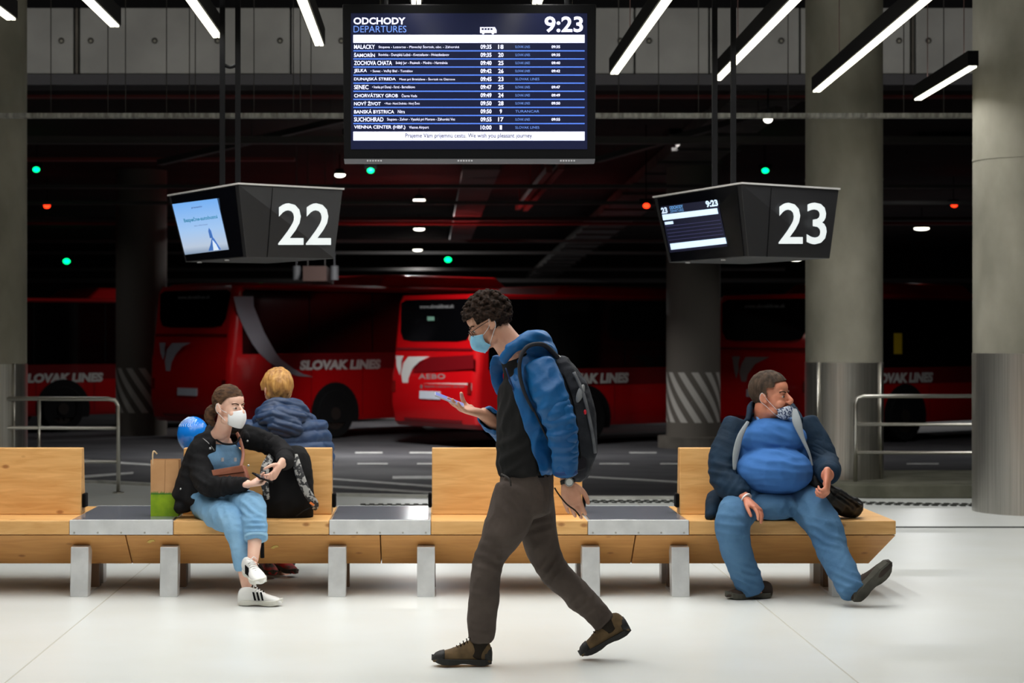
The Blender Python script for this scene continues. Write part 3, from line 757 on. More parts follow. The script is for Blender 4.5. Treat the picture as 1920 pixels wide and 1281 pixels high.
# picture shown by the screen: pale blue sky with mist near its lower edge
tc = m.node_tree.nodes.new('ShaderNodeTexCoord'); sp = m.node_tree.nodes.new('ShaderNodeSeparateXYZ'); m.node_tree.links.new(tc.outputs['Generated'], sp.inputs[0])
cr = m.node_tree.nodes.new('ShaderNodeValToRGB'); e = cr.color_ramp.elements; e[0].position = 0; e[0].color = lin((130, 150, 175)); e[1].position = 1; e[1].color = lin((120, 180, 248))
x_ = cr.color_ramp.elements.new(.14); x_.color = lin((190, 205, 225)); x_ = cr.color_ramp.elements.new(.45); x_.color = lin((168, 204, 246))
m.node_tree.links.new(sp.outputs[2], cr.inputs[0]); m.node_tree.links.new(cr.outputs[0], b.inputs['Emission Color']); b.inputs['Emission Strength'].default_value = .95; b.inputs['Base Color'].default_value = (0, 0, 0, 1)
scr = mb.build('advert_screen', m, t22)
def sub(f, a, b_, c, d): return lambda u, v: f(a+(c-a)*u, b_+(d-b_)*v)
mb = MB(); text_fit(mb, 'Bezpečne-autobusmi', sub(f, .18, .60, .93, .70), .03, n=ln, eps=.004); mb.build('advert_heading', mat('teal ink', (60, 140, 180), emit=.5), scr, fix=False)
mb = MB(); text_fit(mb, 'preventiv', sub(f, .42, .86, .66, .90), .02, n=ln, eps=.004); mb.build('advert_top_text', mat('blue ink', (70, 90, 150), emit=.4), scr, fix=False)
mb = MB(); text_fit(mb, 'viac informacii', sub(f, .38, .52, .68, .545), .0, n=ln, eps=.004); mb.build('advert_small_text', mat('blue ink', (70, 90, 150), emit=.4), scr, fix=False)
mb = MB()
for poly in ([(.56, .02), (.84, .02), (.80, .12), (.74, .26), (.70, .26), (.64, .14)], [(.66, .26), (.73, .26), (.72, .40), (.69, .46), (.66, .40)]):
    slab(mb, [f(u, v) for u, v in poly], ln, .001, .002)
mb.build('advert_tower', mat('tower blue', (70, 120, 200), emit=.45), scr)
mb = MB(); slab(mb, [f(u, v) for u, v in ((.68, .02), (.80, .02), (.76, .14), (.71, .22))], ln, .001, .004); mb.build('advert_tower_front', mat('tower white', (210, 225, 240), emit=.7), scr)
t23, mb, f, ln = platform_sign((1390, 345), (1226, 371), (1573, 356), (1403, 481), (1254, 492), (1556, 483), 0, 0, '23', 'black hanging platform sign with number 23 and a small timetable screen',
                        (1459, 380, 1549, 458), [(1239, 387), (1345, 374), (1364, 462), (1256, 474)], (1446, 352, 1438, 482), (1340, 1375), -40)
scr = mb.build('timetable_screen', mat('small screen blue-black', (34, 36, 56), rough=.1, emit=.35), t23)
m_sb = mat('screen pale blue', (205, 228, 250), emit=.9)
mb = MB()
for (a, b_, c, d) in ((.0, .70, .97, .82), (.04, .06, 1.0, .19), (.02, .60, .17, .66)):
    slab(mb, [f(a, b_), f(c, b_), f(c, d), f(a, d)], ln, .001, .002)
mb.build('white_band', m_sb, scr)
mb = MB(); text_fit(mb, '23', sub(f, .0, .84, .11, .97), .04, n=ln, eps=.003); mb.build('platform_digits', m_sb, scr, fix=False)
mb = MB(); text_fit(mb, '9:23', sub(f, .80, .86, 1.0, 1.0), .04, n=ln, eps=.003); mb.build('screen_digits', m_sb, scr, fix=False)
mb = MB(); text_fit(mb, 'ODCHODY', sub(f, .16, .91, .40, .98), .03, n=ln, eps=.003); mb.build('screen_heading', mat('mid blue', (96, 150, 205), emit=.8), scr, fix=False)
mb = MB(); text_fit(mb, 'DEPARTURES', sub(f, .16, .84, .40, .90), .0, n=ln, eps=.003); mb.build('screen_subheading', mat('mid blue', (96, 150, 205), emit=.8), scr, fix=False)
mb = MB()
for k in range(5): v = .26+k*.075; slab(mb, [f(.03, v), f(.98, v), f(.98, v+.008), f(.03, v+.008)], ln, .001, .002)
mb.build('row_line', mat('dim violet', (70, 70, 112), emit=.4), scr)

# ================================================================== BENCHES
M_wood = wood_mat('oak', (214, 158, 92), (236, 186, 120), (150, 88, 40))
M_wood_shade = wood_mat('shaded oak underside', (196, 138, 76), (214, 158, 94), (140, 82, 40))  # darker copy of the oak, shade of the slanting face in its colour
M_wood3 = mat('brown post', (110, 84, 62), rough=.6)
M_seatsteel = mat('satin steel', (226, 227, 227), rough=.35, metal=.25, col2=(208, 209, 209), scale=9, stretch=(1, 1, 1))
M_glasstop = mat('dark glossy table top', (118, 121, 130), rough=.14, spec=.8)  # base grey raised to stand in for bright reflections on the top
DB = 11.5; BW = .96     # front edge, depth of the double bench
YM = DB+.47
def leg(parent, x):
    mb = MB(); mb.prism([Vector((x, DB+.0, 0)), Vector((x, DB+.10, 0)), Vector((x, DB+.16, .30)), Vector((x, DB+.03, .29))], (.105, 0, 0)); mb.build('leg', M_seatsteel, parent, bevel=.004)
    mb = MB(); mb.bb(x+.01, x+.095, DB+.10, DB+.42, .0, .012); mb.build('foot_plate', M_seatsteel, parent)
    mb = MB(); mb.bb(x+.012, x+.093, DB+.62, DB+.74, 0, .30); mb.build('rear_leg', M_seatsteel, parent, bevel=.003)
    mb = MB(); mb.bb(x+.02, x+.11, DB+.36, DB+.44, .012, .2); mb.build('support_post', M_wood3, parent)
def bench(x0, x1, t0, t1, b0, b1, legs, label, end_slant=False):
    """x0..x1 underside unit, t0..t1 seat, b0..b1 backrest"""
    t = root('wooden_bench', ((x0+x1)/2, YM, 0), label, 'bench', 'double sided wooden benches in one long row')
    g = .003
    # slanting underside trough
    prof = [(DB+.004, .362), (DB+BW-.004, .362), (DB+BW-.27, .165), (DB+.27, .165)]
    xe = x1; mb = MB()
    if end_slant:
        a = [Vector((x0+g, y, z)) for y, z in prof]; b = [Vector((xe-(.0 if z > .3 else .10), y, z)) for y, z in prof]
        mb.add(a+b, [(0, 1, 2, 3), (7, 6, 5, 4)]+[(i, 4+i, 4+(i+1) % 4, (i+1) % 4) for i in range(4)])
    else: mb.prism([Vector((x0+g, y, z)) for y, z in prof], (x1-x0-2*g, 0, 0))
    mb.build('underside', M_wood_shade, t, bevel=.003)
    # seat board
    if end_slant:
        mb = MB(); ys0, ys1 = DB, DB+BW
        mb.prism([Vector((t0, ys0, .366)), Vector((t1, ys0, .366)), Vector((t1-.30*0, ys1-.0, .366)), Vector((t0, ys1, .366))], (0, 0, .082))
    else: mb = MB(); mb.bb(t0, t1, DB, DB+BW, .366, .448)
    mb.build('seat', M_wood, t, bevel=.006)
    # back rest, thinner at the top, leaning both ways from its foot
    mb = MB(); mb.prism([Vector((b0, YM-.085, .449)), Vector((b0, YM+.085, .449)), Vector((b0, YM+.035, .85)), Vector((b0, YM-.035, .85))], (b1-b0, 0, 0)); mb.build('backrest', M_wood, t, bevel=.005)
    for xx in (b0-.012, b1+.012):
        mb = MB(); mb.box((xx, YM, .53), (.022, .09, .085)); mb.build('side_bumper', M_black, t, bevel=.006)
    for l in legs: leg(t, l)
    return t
def X(px, d=DB): return (px-CX)/F*d
units = [(-5.02, X(235), -4.6, X(130), -4.55, X(152, 11.9), (-4.65, X(131)), 'wooden bench unit at the left edge, empty, its left part out of the picture', 0),
         (X(235), X(713), X(325), X(617), X(343, 11.9), X(622, 11.9), (X(299), X(615)), 'wooden bench unit carrying the young woman and the black backpack', 0),
         (X(713), X(1192), X(808), X(1102), X(810, 11.9), X(1092, 11.9), (X(782), X(1092)), 'empty wooden bench unit behind the walking man', 0),
         (X(1192), X(1680), X(1292), X(1680), X(1275, 11.9), X(1560, 11.9), (X(1260), X(1560)), 'last wooden bench unit at the right, the older man sitting on it', 1)]
for a in units: bench(*a[:6], a[6], a[7], bool(a[8]))
def table(x0, x1, label):
    t = root('side_table', ((x0+x1)/2, YM, .366), label, 'table', 'steel tables set between the bench seats')
    mb = MB(); g = .002
    mb.bb(x0+g, x1-g, DB-.004, DB+.02, .366, .452); mb.bb(x0+g, x1-g, DB+BW-.02, DB+BW+.004, .366, .452); mb.bb(x0+g, x1-g, DB+.021, DB+BW-.021, .37, .44); 
    mb.build('frame', M_seatsteel, t, bevel=.002)
    mb = MB(); mb.bb(x0+.012, x1-.012, DB+.03, DB+BW-.03, .441, .453); mb.build('table_top', M_glasstop, t, bevel=.002)['label'] = 'dark glossy table top'
    for k in range(5):
        mb = MB(); mb.cyl((x0+.03+k*(x1-x0-.06)/4, DB-.004, .378), (x0+.03+k*(x1-x0-.06)/4, DB-.007, .378), .006, 10); mb.build('screw', M_steel, t)
table(X(130), X(325), 'steel side table with the paper bag on it, left of the young woman')
table(X(617), X(808), 'empty steel side table between the black backpack and the third bench')
table(X(1102), X(1292), 'empty steel side table between the walking man and the older man')
table(-5.4, -4.6, 'steel side table outside the picture at the far left of the row')

# boxed duct end hanging far behind sign twenty-two
q0 = P(568, 499, 33); q1 = P(612, 527, 33)
t = root('air_duct', ((q0.x+q1.x)/2, 34, q1.z), 'brown box duct hanging in the bay under the number 22', 'duct')
mb = MB(); mb.bb(q0.x, q1.x, 33, 35.5, q1.z, q0.z); mb.build('duct_body', mat('brown duct', (52, 38, 34), rough=.8), t)
for xx in (q0.x+.05, q1.x-.05):
    mb = MB(); mb.cyl((xx, 33.5, q0.z), (xx, 33.5, 4.755), .01, 6); mb.build('hanger', M_pipe, t)
for px in (556, 627):
    c = P(px, 512, 33.45); mb = MB(); mb.cyl((c.x, c.y, c.z-.12), (c.x, c.y, c.z+.12), .07, 16); mb.cyl((c.x, c.y, c.z+.12), (c.x, c.y, 4.755), .01, 6)
    tag(mb.build('loudspeaker', mat('speaker grey', (70, 70, 72), rough=.5), auto=30), 'small grey cylinder hanging on the %s of the brown box duct' % ('left' if px < 600 else 'right'), 'loudspeaker')
# two pale leaves stuck to the slanting wood
for px, zc, lb in ((283, .325, 'small pale yellow leaf on the slanting wood under the table with the paper bag'), (515, .285, 'small pale yellow leaf on the slanting wood under the black backpack')):
    yc = DB+.004+(.362-zc)/(.362-.165)*.266; c = Vector(((px-CX)/F*yc, yc-.003, zc)); sl_ = Vector((0, .266, -.197)).normalized(); nn_ = Vector((0, -.197, -.266)).normalized()
    pts = [c+Vector((1, 0, 0))*a*.028+sl_*b*.028 for a, b in ((-.9, .5), (-.2, -.4), (.6, -.6), (.9, .1), (.2, .3), (-.3, .9))]
    mb = MB(); slab(mb, pts, nn_, .0015, .0005); tag(mb.build('fallen_leaf', mat('pale leaf', (216, 190, 110), rough=.8)), lb, 'leaf')
# ================================================================== BUSES
M_red = mat('bus red', (196, 10, 18), rough=.28, coat=.6)
M_dred = mat('bus dark red band', (120, 14, 22), rough=.3, coat=.5)
M_bglass = mat('tinted bus glass', (7, 7, 9), rough=.10, spec=.5)
M_tyre = mat('tyre', (20, 20, 21), rough=.85)
M_rim = mat('wheel rim', (60, 54, 50), rough=.5, metal=.5)
M_letter = mat('white vehicle lettering', (222, 220, 216), rough=.5)
M_swoosh = mat('grey swoosh', (176, 174, 184), rough=.45)
M_plate = mat('plate white', (200, 205, 215), rough=.5)
ROAD = -.45
def bus(pxc, d, yaw, H, w0, w1, zt, label, L=11.8, Wd=2.5, pod=(2.0, 5.2), name_px=None, extras=None, pod_h=.22, wheel_u=2.55, text_u=(1.55, 3.35), band=False, text='SLOVAK LINES'):
    base = P(pxc, 700, d); base.z = ROAD
    U = Vector((sin(yaw), cos(yaw), 0)); V = Vector((-cos(yaw), sin(yaw), 0)); Z = Vector((0, 0, 1))
    g = lambda u, v, z: base+U*u+V*v+Z*z
    t = root('bus', g(L/2, Wd/2, 0), label, 'bus', 'parked red coaches in the bus bay')
    # body as stacked rounded outlines: (height, rear inset, side inset, corner radius)
    lv = [(.34, .16, .03, .10), (.42, .08, .0, .14), (.75, .0, .0, .16), (w0-.1, .02, .0, .16), (w0, .05, .0, .16), (w1-.05, .17, .01, .18), (w1+.08, .22, .03, .2), (H-.08, .27, .07, .24), (H-.02, .33, .15, .28), (H, .5, .4, .3)]
    rings = []
    nc = 8
    for z, ri, si, cr in lv:
        u0, u1, v0, v1 = ri, L-ri*.6, si, Wd-si; ring = []
        for (cu, cv, a0) in ((u0+cr, v0+cr, pi), (u1-cr, v0+cr, 1.5*pi), (u1-cr, v1-cr, 0), (u0+cr, v1-cr, .5*pi)):
            for k in range(nc+1):
                a = a0+k/nc*pi/2; ring.append(g(cu+cr*cos(a), cv+cr*sin(a), z))
        rings.append(ring)
    mb = MB(); n = len(rings[0]); vs = [p for r in rings for p in r]
    fs = [(i*n+j, i*n+(j+1) % n, (i+1)*n+(j+1) % n, (i+1)*n+j) for i in range(len(rings)-1) for j in range(n)]
    fs += [tuple(range(n)), tuple((len(rings)-1)*n+j for j in range(n))]
    mb.add(vs, fs); mb.build('body', M_red, t, auto=28)
    side = lambda poly, nm, m, par=t, off=.004, th=.004: _slab([g(u, 0, z) for u, z in poly], -V, nm, m, par, off, th)
    def _slab(pts, nrm, nm, m, par, off, th):
        mb = MB(); slab(mb, pts, nrm, th, off); return mb.build(nm, m, par)
    # long tinted side window band
    u0 = .30; u1 = L-.3
    sw = side([(u0, w0), (u1, w0), (u1, w1), (u0+.06, w1), (u0, w1-.06)], 'side_window', M_bglass, off=.002, th=.006)
    for k in range(1, 7):
        u = u0+k*(u1-u0)/7; side([(u-.012, w0+.02), (u+.012, w0+.02), (u+.012, w1-.02), (u-.012, w1-.02)], 'window_bar', M_black, sw, off=.009, th=.002)
    side([(u0, w1+.01), (u1, w1+.01), (u1, w1+.035), (u0, w1+.035)], 'gutter', M_dred, off=.0, th=.012)
    # dark red band under the windows
    side([(1.0, w0-.30), (L-2.2, w0-.30), (L-2.2, w0-.01), (.95, w0-.01)], 'side_band', M_dred, off=.001, th=.003)
    # panel joints
    for k, u in enumerate((1.15, 1.95, 3.25, 4.9, 6.5, 8.1)):
        side([(u-.006, .42), (u+.006, .42), (u+.006, w0-.02), (u-.006, w0-.02)], 'panel_joint', M_dred, off=.003, th=.002)
    side([(L-2.0, .45), (L-1.0, .45), (L-1.0, w1), (L-2.0, w1)], 'door', M_bglass, off=.004, th=.004)
    # lettering
    mb = MB(); za, zb2 = zt-.095, zt+.095
    text_fit(mb, text, bil(g(text_u[0], 0, za), g(text_u[1], 0, za), g(text_u[0], 0, zb2), g(text_u[1], 0, zb2)), .06, shear=.12, n=-V, eps=.009, spacing=1.0)
    mb.build('lettering', M_letter, t, fix=False)
    # wheels
    for wu in (wheel_u, L-2.9):
        for vv, sg in ((.0, -1), (Wd, 1)):
            wv = t
            mb = MB(); rr = .60; pts = [g(wu+rr*cos(a), vv, max(.30, .47+rr*sin(a))) for a in [radians(-20+k*220/20) for k in range(21)]]
            slab(mb, pts, V*sg, .012, .0); ar = mb.build('wheel_arch', M_tyre, t)
            c = g(wu, vv+sg*-.13, .47); a = c-V*.14*1; b = c+V*.14
            mb = MB(); n2 = 40; prof = [(.30, -.15), (.44, -.16), (.47, -.12), (.47, .12), (.44, .16), (.30, .15)]
            vs = []; 
            for j in range(n2):
                an = 2*pi*j/n2; dr = U*cos(an)+Z*sin(an)
                vs += [c+dr*r+V*w for r, w in prof]
            k = len(prof); fs = [(j*k+i, ((j+1) % n2)*k+i, ((j+1) % n2)*k+i+1, j*k+i+1) for j in range(n2) for i in range(k-1)]
            mb.add(vs, fs); mb.build('wheel', M_tyre, t, auto=30)
            wh = [x for x in kids(t) if x.name.startswith('wheel') and not x.name.startswith('wheel_arch')][-1]
            mb = MB(); mb.cyl(c-V*.12, c+V*.12, .31, 32); 
            mb.cyl(c-V*.155, c+V*.155, .12, 20)
            for j in range(10):
                an = 2*pi*j/10; q = c+(U*cos(an)+Z*sin(an))*.2; mb.cyl(q-V*.135, q+V*.135, .025, 8)
            mb.build('rim', M_rim, wh, auto=30)
    # roof pod
    if pod:
        mb = MB(); a, b = pod; z0 = H-.03; z1 = H+pod_h
        lo = [g(a, .25, z0), g(b, .25, z0), g(b, Wd-.25, z0), g(a, Wd-.25, z0)]
        hi = [g(a+.35, .38, z1), g(b-.25, .38, z1), g(b-.25, Wd-.38, z1), g(a+.35, Wd-.38, z1)]
        mb.add(lo+hi, [(0, 3, 2, 1), (4, 5, 6, 7), (0, 1, 5, 4), (1, 2, 6, 5), (2, 3, 7, 6), (3, 0, 4, 7)]); mb.build('roof_unit', M_red, t, bevel=.05, auto=30)
    # rear face
    def ru(z):
        for (za_, a_, _, _), (zb_, b_, _, _) in zip(lv[:-1], lv[1:]):
            if za_ <= z <= zb_: return a_+(b_-a_)*(z-za_)/(zb_-za_)
        return lv[-1][1]
    rear = lambda v, z, e=0: g(ru(z)-e, v, z)
    def rslab(poly, nm, m, par=t, e=.004, grid=0):
        # follow the raked rear by splitting it into strips
        mb = MB(); slab(mb, [rear(v, z, e) for v, z in poly], -U, .006, 0); return mb.build(nm, m, par)
    w_lo = w0+.49
    rp = [(.24, w_lo+.16), (.34, w_lo+.03), (.6, w_lo), (Wd-.6, w_lo), (Wd-.34, w_lo+.03), (Wd-.24, w_lo+.16), (Wd-.18, w1-.06), (Wd-.30, w1), (.30, w1), (.16, w1-.06)]
    rw = rslab(rp, 'rear_window', M_bglass, e=.008)
    for v in (.10, Wd-.22):
        rslab([(v, .95), (v+.10, .95), (v+.10, 1.15), (v, 1.15)], 'tail_light', mat('tail light', (120, 20, 18), rough=.2, coat=.8), e=.008)
    rslab([(.45, .44), (Wd-.45, .44), (Wd-.4, .49), (.4, .49)], 'bumper_line', M_dred, e=.012)
    rslab([(.15, w_lo-.16), (Wd-.15, w_lo-.16), (Wd-.15, w_lo-.12), (.15, w_lo-.12)], 'rear_ledge', M_dred, e=.010)
    rslab([(.95, .84), (1.55, .84), (1.55, .98), (.95, .98)], 'number_plate', M_plate, e=.012)
    mb = MB(); text_fit(mb, 'www.slovaklines.sk', bil(rear(1.75, w1-.16, .016), rear(.75, w1-.16, .016), rear(1.75, w1-.09, .016), rear(.75, w1-.09, .016)), .03, n=-U, eps=.002)
    mb.build('web_address', mat('grey lettering', (130, 130, 130)), rw, fix=False)
    info = dict(t=t, g=g, U=U, V=V, rear=rear, rslab=rslab, side=side, base=base, L=L, W=Wd, rw=rw, rp=base+U*.02, sp=base)
    return info
def rear_px(bi, polys, name, m, off=.012):
    # shapes on the rear, found from where they are seen
    n = -bi['U']; p = bi['g'](.03, 0, 0)+n*off
    mb = MB()
    for poly in polys: slab(mb, [on_plane(x, y, p, n) for x, y in poly], n, .004, 0)
    return mb.build(name, m, bi['t'])
def side_px(bi, polys, name, m, off=.012):
    n = -bi['V']; p = bi['base']+n*off; mb = MB()
    for poly in polys: slab(mb, [on_plane(x, y, p, n) for x, y in poly], n, .004, 0)
    return mb.build(name, m, bi['t'])
def zz(pts, ox, oy, k): return [(ox+x*k, oy+y*k) for x, y in pts]
bA = bus(430, 35.5, radians(46), 2.94, 1.62, 2.80, 1.40, 'red coach parked left of the middle, its curved grey stripe and SLOVAK LINE showing', pod=(3.9, 7.6), text_u=(1.66, 3.72))
bB = bus(890, 33.5, radians(52.5), 2.64, 1.37, 2.60, 1.19, 'middle red coach with its rear turned to the viewer beside the walking man', text_u=(1.78, 3.6))
bC = bus(1522, 34.5, radians(52.5), 2.72, 1.37, 2.62, 1.18, 'red coach half hidden by the column behind the seated older man', pod=(1.6, 5.0))
b0_ = bus(-105, 38.0, radians(52.5), 2.72, 1.37, 2.62, 1.10, 'dark red coach at the far left, seen between the left column and the striped column', pod=(3.2, 6.5), text_u=(1.62, 3.45))
wA = zz([(143, 522), (185, 522), (178, 570), (180, 600), (168, 640), (150, 590)], 260, 500, .2732)
mA = zz([(230, 525), (360, 522), (300, 550), (255, 600), (225, 660), (207, 785), (190, 730), (180, 650), (195, 570)], 260, 500, .2732)
rear_px(bA, [wA, mA], 'rear_emblem', M_swoosh)
wB = zz([(200, 535), (245, 535), (232, 570), (232, 610), (222, 650), (205, 600)], 680, 500, .3125)
mB = zz([(275, 540), (400, 540), (340, 570), (300, 610), (275, 670), (268, 755), (240, 700), (232, 640), (245, 580)], 680, 500, .3125)
rear_px(bB, [wB, mB], 'rear_emblem', M_letter)
rear_px(bB, [zz([(400, 545), (665, 530), (668, 612), (300, 640), (330, 590)], 680, 500, .3125)], 'rear_band', M_dred, off=.009)
rear_px(bB, [zz([(330, 700), (655, 700), (655, 742), (330, 742)], 680, 500, .3125)], 'info_strip', M_letter)
n = -bB['U']; p = bB['g'](.03, 0, 0)+n*.014
mb = MB(); text_fit(mb, 'AEBO', px_box(p, n, 785, 701, 835, 711), .03, shear=.0, n=n, eps=.003, spacing=1.1); mb.build('model_lettering', mat('silver letters', (190, 170, 168), metal=.4, rough=.4), bB['t'], fix=False)
mb = MB(); text_fit(mb, 'Bezpečne s nami domov - nasi vodici', px_box(p, n, 797, 722, 872, 728), .01, n=n, eps=.007); mb.build('strip_text', mat('grey ink', (110, 110, 112)), bB['t'], fix=False)
mb = MB(); c = on_plane(790, 725, p+n*.006, n); mb.cyl(c, c+n*.002, .035, 16); mb.build('strip_badge', mat('grey ink', (110, 110, 112)), bB['t'])
mb = MB(); c = on_plane(753, 744, p, n); mb.cyl(c, c+n*.006, .055, 20); mb.build('speed_sticker', mat('sticker', (150, 150, 140)), bB['t'])
rear_px(bB, [zz([(388, 300), (430, 300), (430, 325), (388, 325)], 680, 500, .3125)], 'window_sticker', mat('green sticker', (120, 165, 145)), off=-.06)
wC = zz([(340, 482), (378, 482), (370, 520), (372, 545), (360, 590), (348, 540)], 1240, 480, .3904)
mC = zz([(405, 485), (520, 485), (450, 520), (415, 570), (400, 640), (385, 600), (375, 560), (385, 520)], 1240, 480, .3904)
rear_px(bC, [wC, mC], 'rear_emblem', mat('dull emblem', (150, 142, 140), rough=.5))
side_px(bC, [[(1676, 625), (1691, 625), (1691, 664), (1676, 664)]], 'window_notice', mat('yellow notice', (200, 168, 20), rough=.6))
# big curved stripe along the first coach
side_px(bA, [zz([(650, 205), (785, 205), (788, 270), (820, 350), (860, 450), (910, 540), (945, 598), (830, 598), (780, 530), (720, 420), (675, 310)], 260, 500, .2732),
             zz([(830, 598), (945, 598), (975, 636), (1060, 700), (1130, 738), (1195, 756), (1090, 752), (990, 718), (900, 660)], 260, 500, .2732)], 'side_stripe', mat('stripe grey', (148, 148, 156), rough=.4))
for bi in (bA, bB, bC):
    mb = MB()
# ================================================================== PEOPLE
def pix(v): return (CX+v.x/v.y*F, CY-(v.z-EYE)/v.y*F)
M_skin = mat('skin', (222, 168, 140), rough=.5, col2=(212, 152, 124), scale=14)
M_skin2 = mat('ruddy skin', (214, 142, 112), rough=.5, col2=(198, 120, 92), scale=12)
M_skin3 = mat('fair skin', (238, 194, 172), rough=.5, col2=(230, 178, 156), scale=12)
M_eye = mat('eye white', (190, 184, 178), rough=.2); M_iris = mat('iris', (60, 42, 30), rough=.2)
M_brow = mat('eyebrow', (74, 52, 40), rough=.9)

class Head:
    def __init__(s, c, f, u, k=1.0):
        s.c = Vector(c); s.f = Vector(f).normalized(); u = Vector(u); s.u = (u-s.f*u.dot(s.f)).normalized()
        s.r = s.f.cross(s.u); s.k = k; s.R = Matrix((s.r, s.f, s.u)).transposed()
    def __call__(s, x, y, z): return s.c+s.R@Vector((x, y, z))*s.k
    def loc(s, p): return (s.R.transposed()@(Vector(p)-s.c))/s.k
    def E(s, mb, c, r, rot=None, n=20, m=14):
        mb.ell(s(*c), [q*s.k for q in r], s.R@(rot if rot is not None else Matrix.Identity(3)), n, m)
def add_head(mb, H, neck, neck_r=.056):
    E = H.E
    E(mb, (0, -.012, .038), (.074, .094, .086), n=28, m=20)
    E(mb, (0, .030, -.012), (.062, .058, .078))
    E(mb, (0, .040, .045), (.060, .048, .048))
    E(mb, (0, .036, -.072), (.046, .046, .034))
    E(mb, (0, .070, -.094), (.020, .018, .018))
    for s in (-1, 1):
        E(mb, (s*.033, .060, -.036), (.024, .024, .024))
        E(mb, (s*.044, .015, -.072), (.018, .034, .024))
        E(mb, (s*.028, .0720, .022), (.022, .012, .008), Matrix.Rotation(s*-.15, 3, 'Y'))
        # ear: outer rim, lobe
        Re = Matrix.Rotation(s*.35, 3, 'Z')@Matrix.Rotation(-.2, 3, 'X')
        E(mb, (s*.079, -.008, .000), (.007, .019, .030), Re, 14, 12)
        E(mb, (s*.076, .002, -.024), (.007, .010, .011), Re, 12, 8)
        E(mb, (s*.011, .098, -.031), (.0085, .011, .008), None, 12, 8)
        # eyelids
        E(mb, (s*.031, .0700, .002), (.015, .0120, .0105), None, 14, 10)
    mb.loft([H(0, .078, .016), H(0, .094, -.004), H(0, .109, -.024), H(0, .100, -.037)], [(.008*H.k, .009*H.k), (.009*H.k, .011*H.k), (.0125*H.k, .012*H.k), (.011*H.k, .008*H.k)], hint=H.f, n=14)
    E(mb, (0, .088, -.060), (.024, .010, .007)); E(mb, (0, .086, -.071), (.020, .010, .007))
    nb = Vector(neck)
    mb.loft([H(0, -.022, -.005), H(0, -.024, -.06), H(0, -.03, -.10).lerp(nb, .35), nb], [(.050*H.k, .055*H.k), (neck_r*H.k, neck_r*H.k), (neck_r*1.05*H.k, neck_r*1.05*H.k), (neck_r*1.5*H.k, neck_r*1.25*H.k)], hint=H.f, n=22)
def add_eyes(H, parent, closed=False):
    for s in (-1, 1):
        mb = MB(); H.E(mb, (s*.031, .0715, .000), (.0120, .0130, .0060), None, 16, 10)
        e = mb.build('eye', M_eye, parent, smooth=True)
        mb = MB(); mb.ell(H(s*.031, .0832, -.0005), [.0066*H.k, .0028*H.k, .0066*H.k], H.R, 12, 8); mb.build('iris', M_iris, e, smooth=True)
        mb = MB(); pts = [H(s*(.014+.036*t), .0865-.016*t*t, .0195+.006*sin(pi*t*.8)) for t in [i/5 for i in range(6)]]
        mb.loft(pts, [(.0042*H.k*(1-.4*abs(i/5-.4)), .0036*H.k) for i in range(6)], hint=H.u, n=8, k=2); mb.build('eyebrow', M_brow, parent, smooth=True)
def hand(mb, w, d, pn, side, curl=(.45, .5, .55, .6), tc=.35, s=1.0, spread=.035, thumb_out=.8):
    """w wrist, d along the palm, pn palm side normal, side +-1 puts the thumb"""
    d = Vector(d).normalized(); pn = Vector(pn); pn = (pn-d*pn.dot(d)).normalized(); sd = d.cross(pn)*side; w = Vector(w)
    mb.loft([w-d*.03*s, w, w+d*.03*s, w+d*.062*s, w+d*.088*s], [(.026*s, .021*s), (.0275*s, .020*s), (.036*s, .0185*s), (.0415*s, .016*s), (.039*s, .012*s)], hint=pn, n=18, k=3)
    mb.ell(w+d*.035*s+sd*.018*s+pn*.008*s, (.018*s, .018*s, .018*s))
    L = (.070, .080, .074, .058)
    for i in range(4):
        b = w+d*(.080-.003*abs(i-1))*s+sd*(.0305-.0203*i)*s
        dd = (d+sd*(1.5-i)*spread).normalized(); pts = [b, ]; ang = 0.12
        p = b
        for j, q in enumerate((.44, .31, .25)):
            ang += curl[i]*(.55, 1.0, .75)[j]
            p = p+(dd*cos(ang)+pn*sin(ang))*L[i]*q*s; pts.append(p)
        r = (.0094, .0092, .0086, .0077)[i]*s
        mb.loft(pts, [(r, r), (r*.98, r*.98), (r*.92, r*.92), (r*.8, r*.8)], hint=sd, n=12, k=3)
        mb.ell(b+pn*-.003*s, (r*1.12,)*3, n=10, m=8)
    b = w+d*.022*s+sd*.024*s+pn*.006*s
    d1 = (d*.65+sd*thumb_out+pn*.25).normalized(); d2 = (d*(.85)+sd*(.45-tc*.5)*thumb_out+pn*(.15+tc)).normalized(); d3 = (d*.85+sd*(.1-tc*.6)+pn*(.15+tc*1.3)).normalized()
    p1 = b+d1*.036*s; p2 = p1+d2*.032*s; p3 = p2+d3*.026*s
    mb.loft([b, p1, p2, p3], [(.0155*s, .014*s), (.0115*s, .011*s), (.010*s, .0095*s), (.0085*s, .0075*s)], hint=pn, n=12, k=3)
def limb(mb, pts, rads, hint=(0, -1, 0), shrink=0.0, k=5, n=20):
    mb.loft(pts, [((r[0]-shrink, r[1]-shrink) if hasattr(r, '__len__') else (r-shrink, r-shrink)) for r in rads], hint=hint, n=n, k=k, capf=.35)
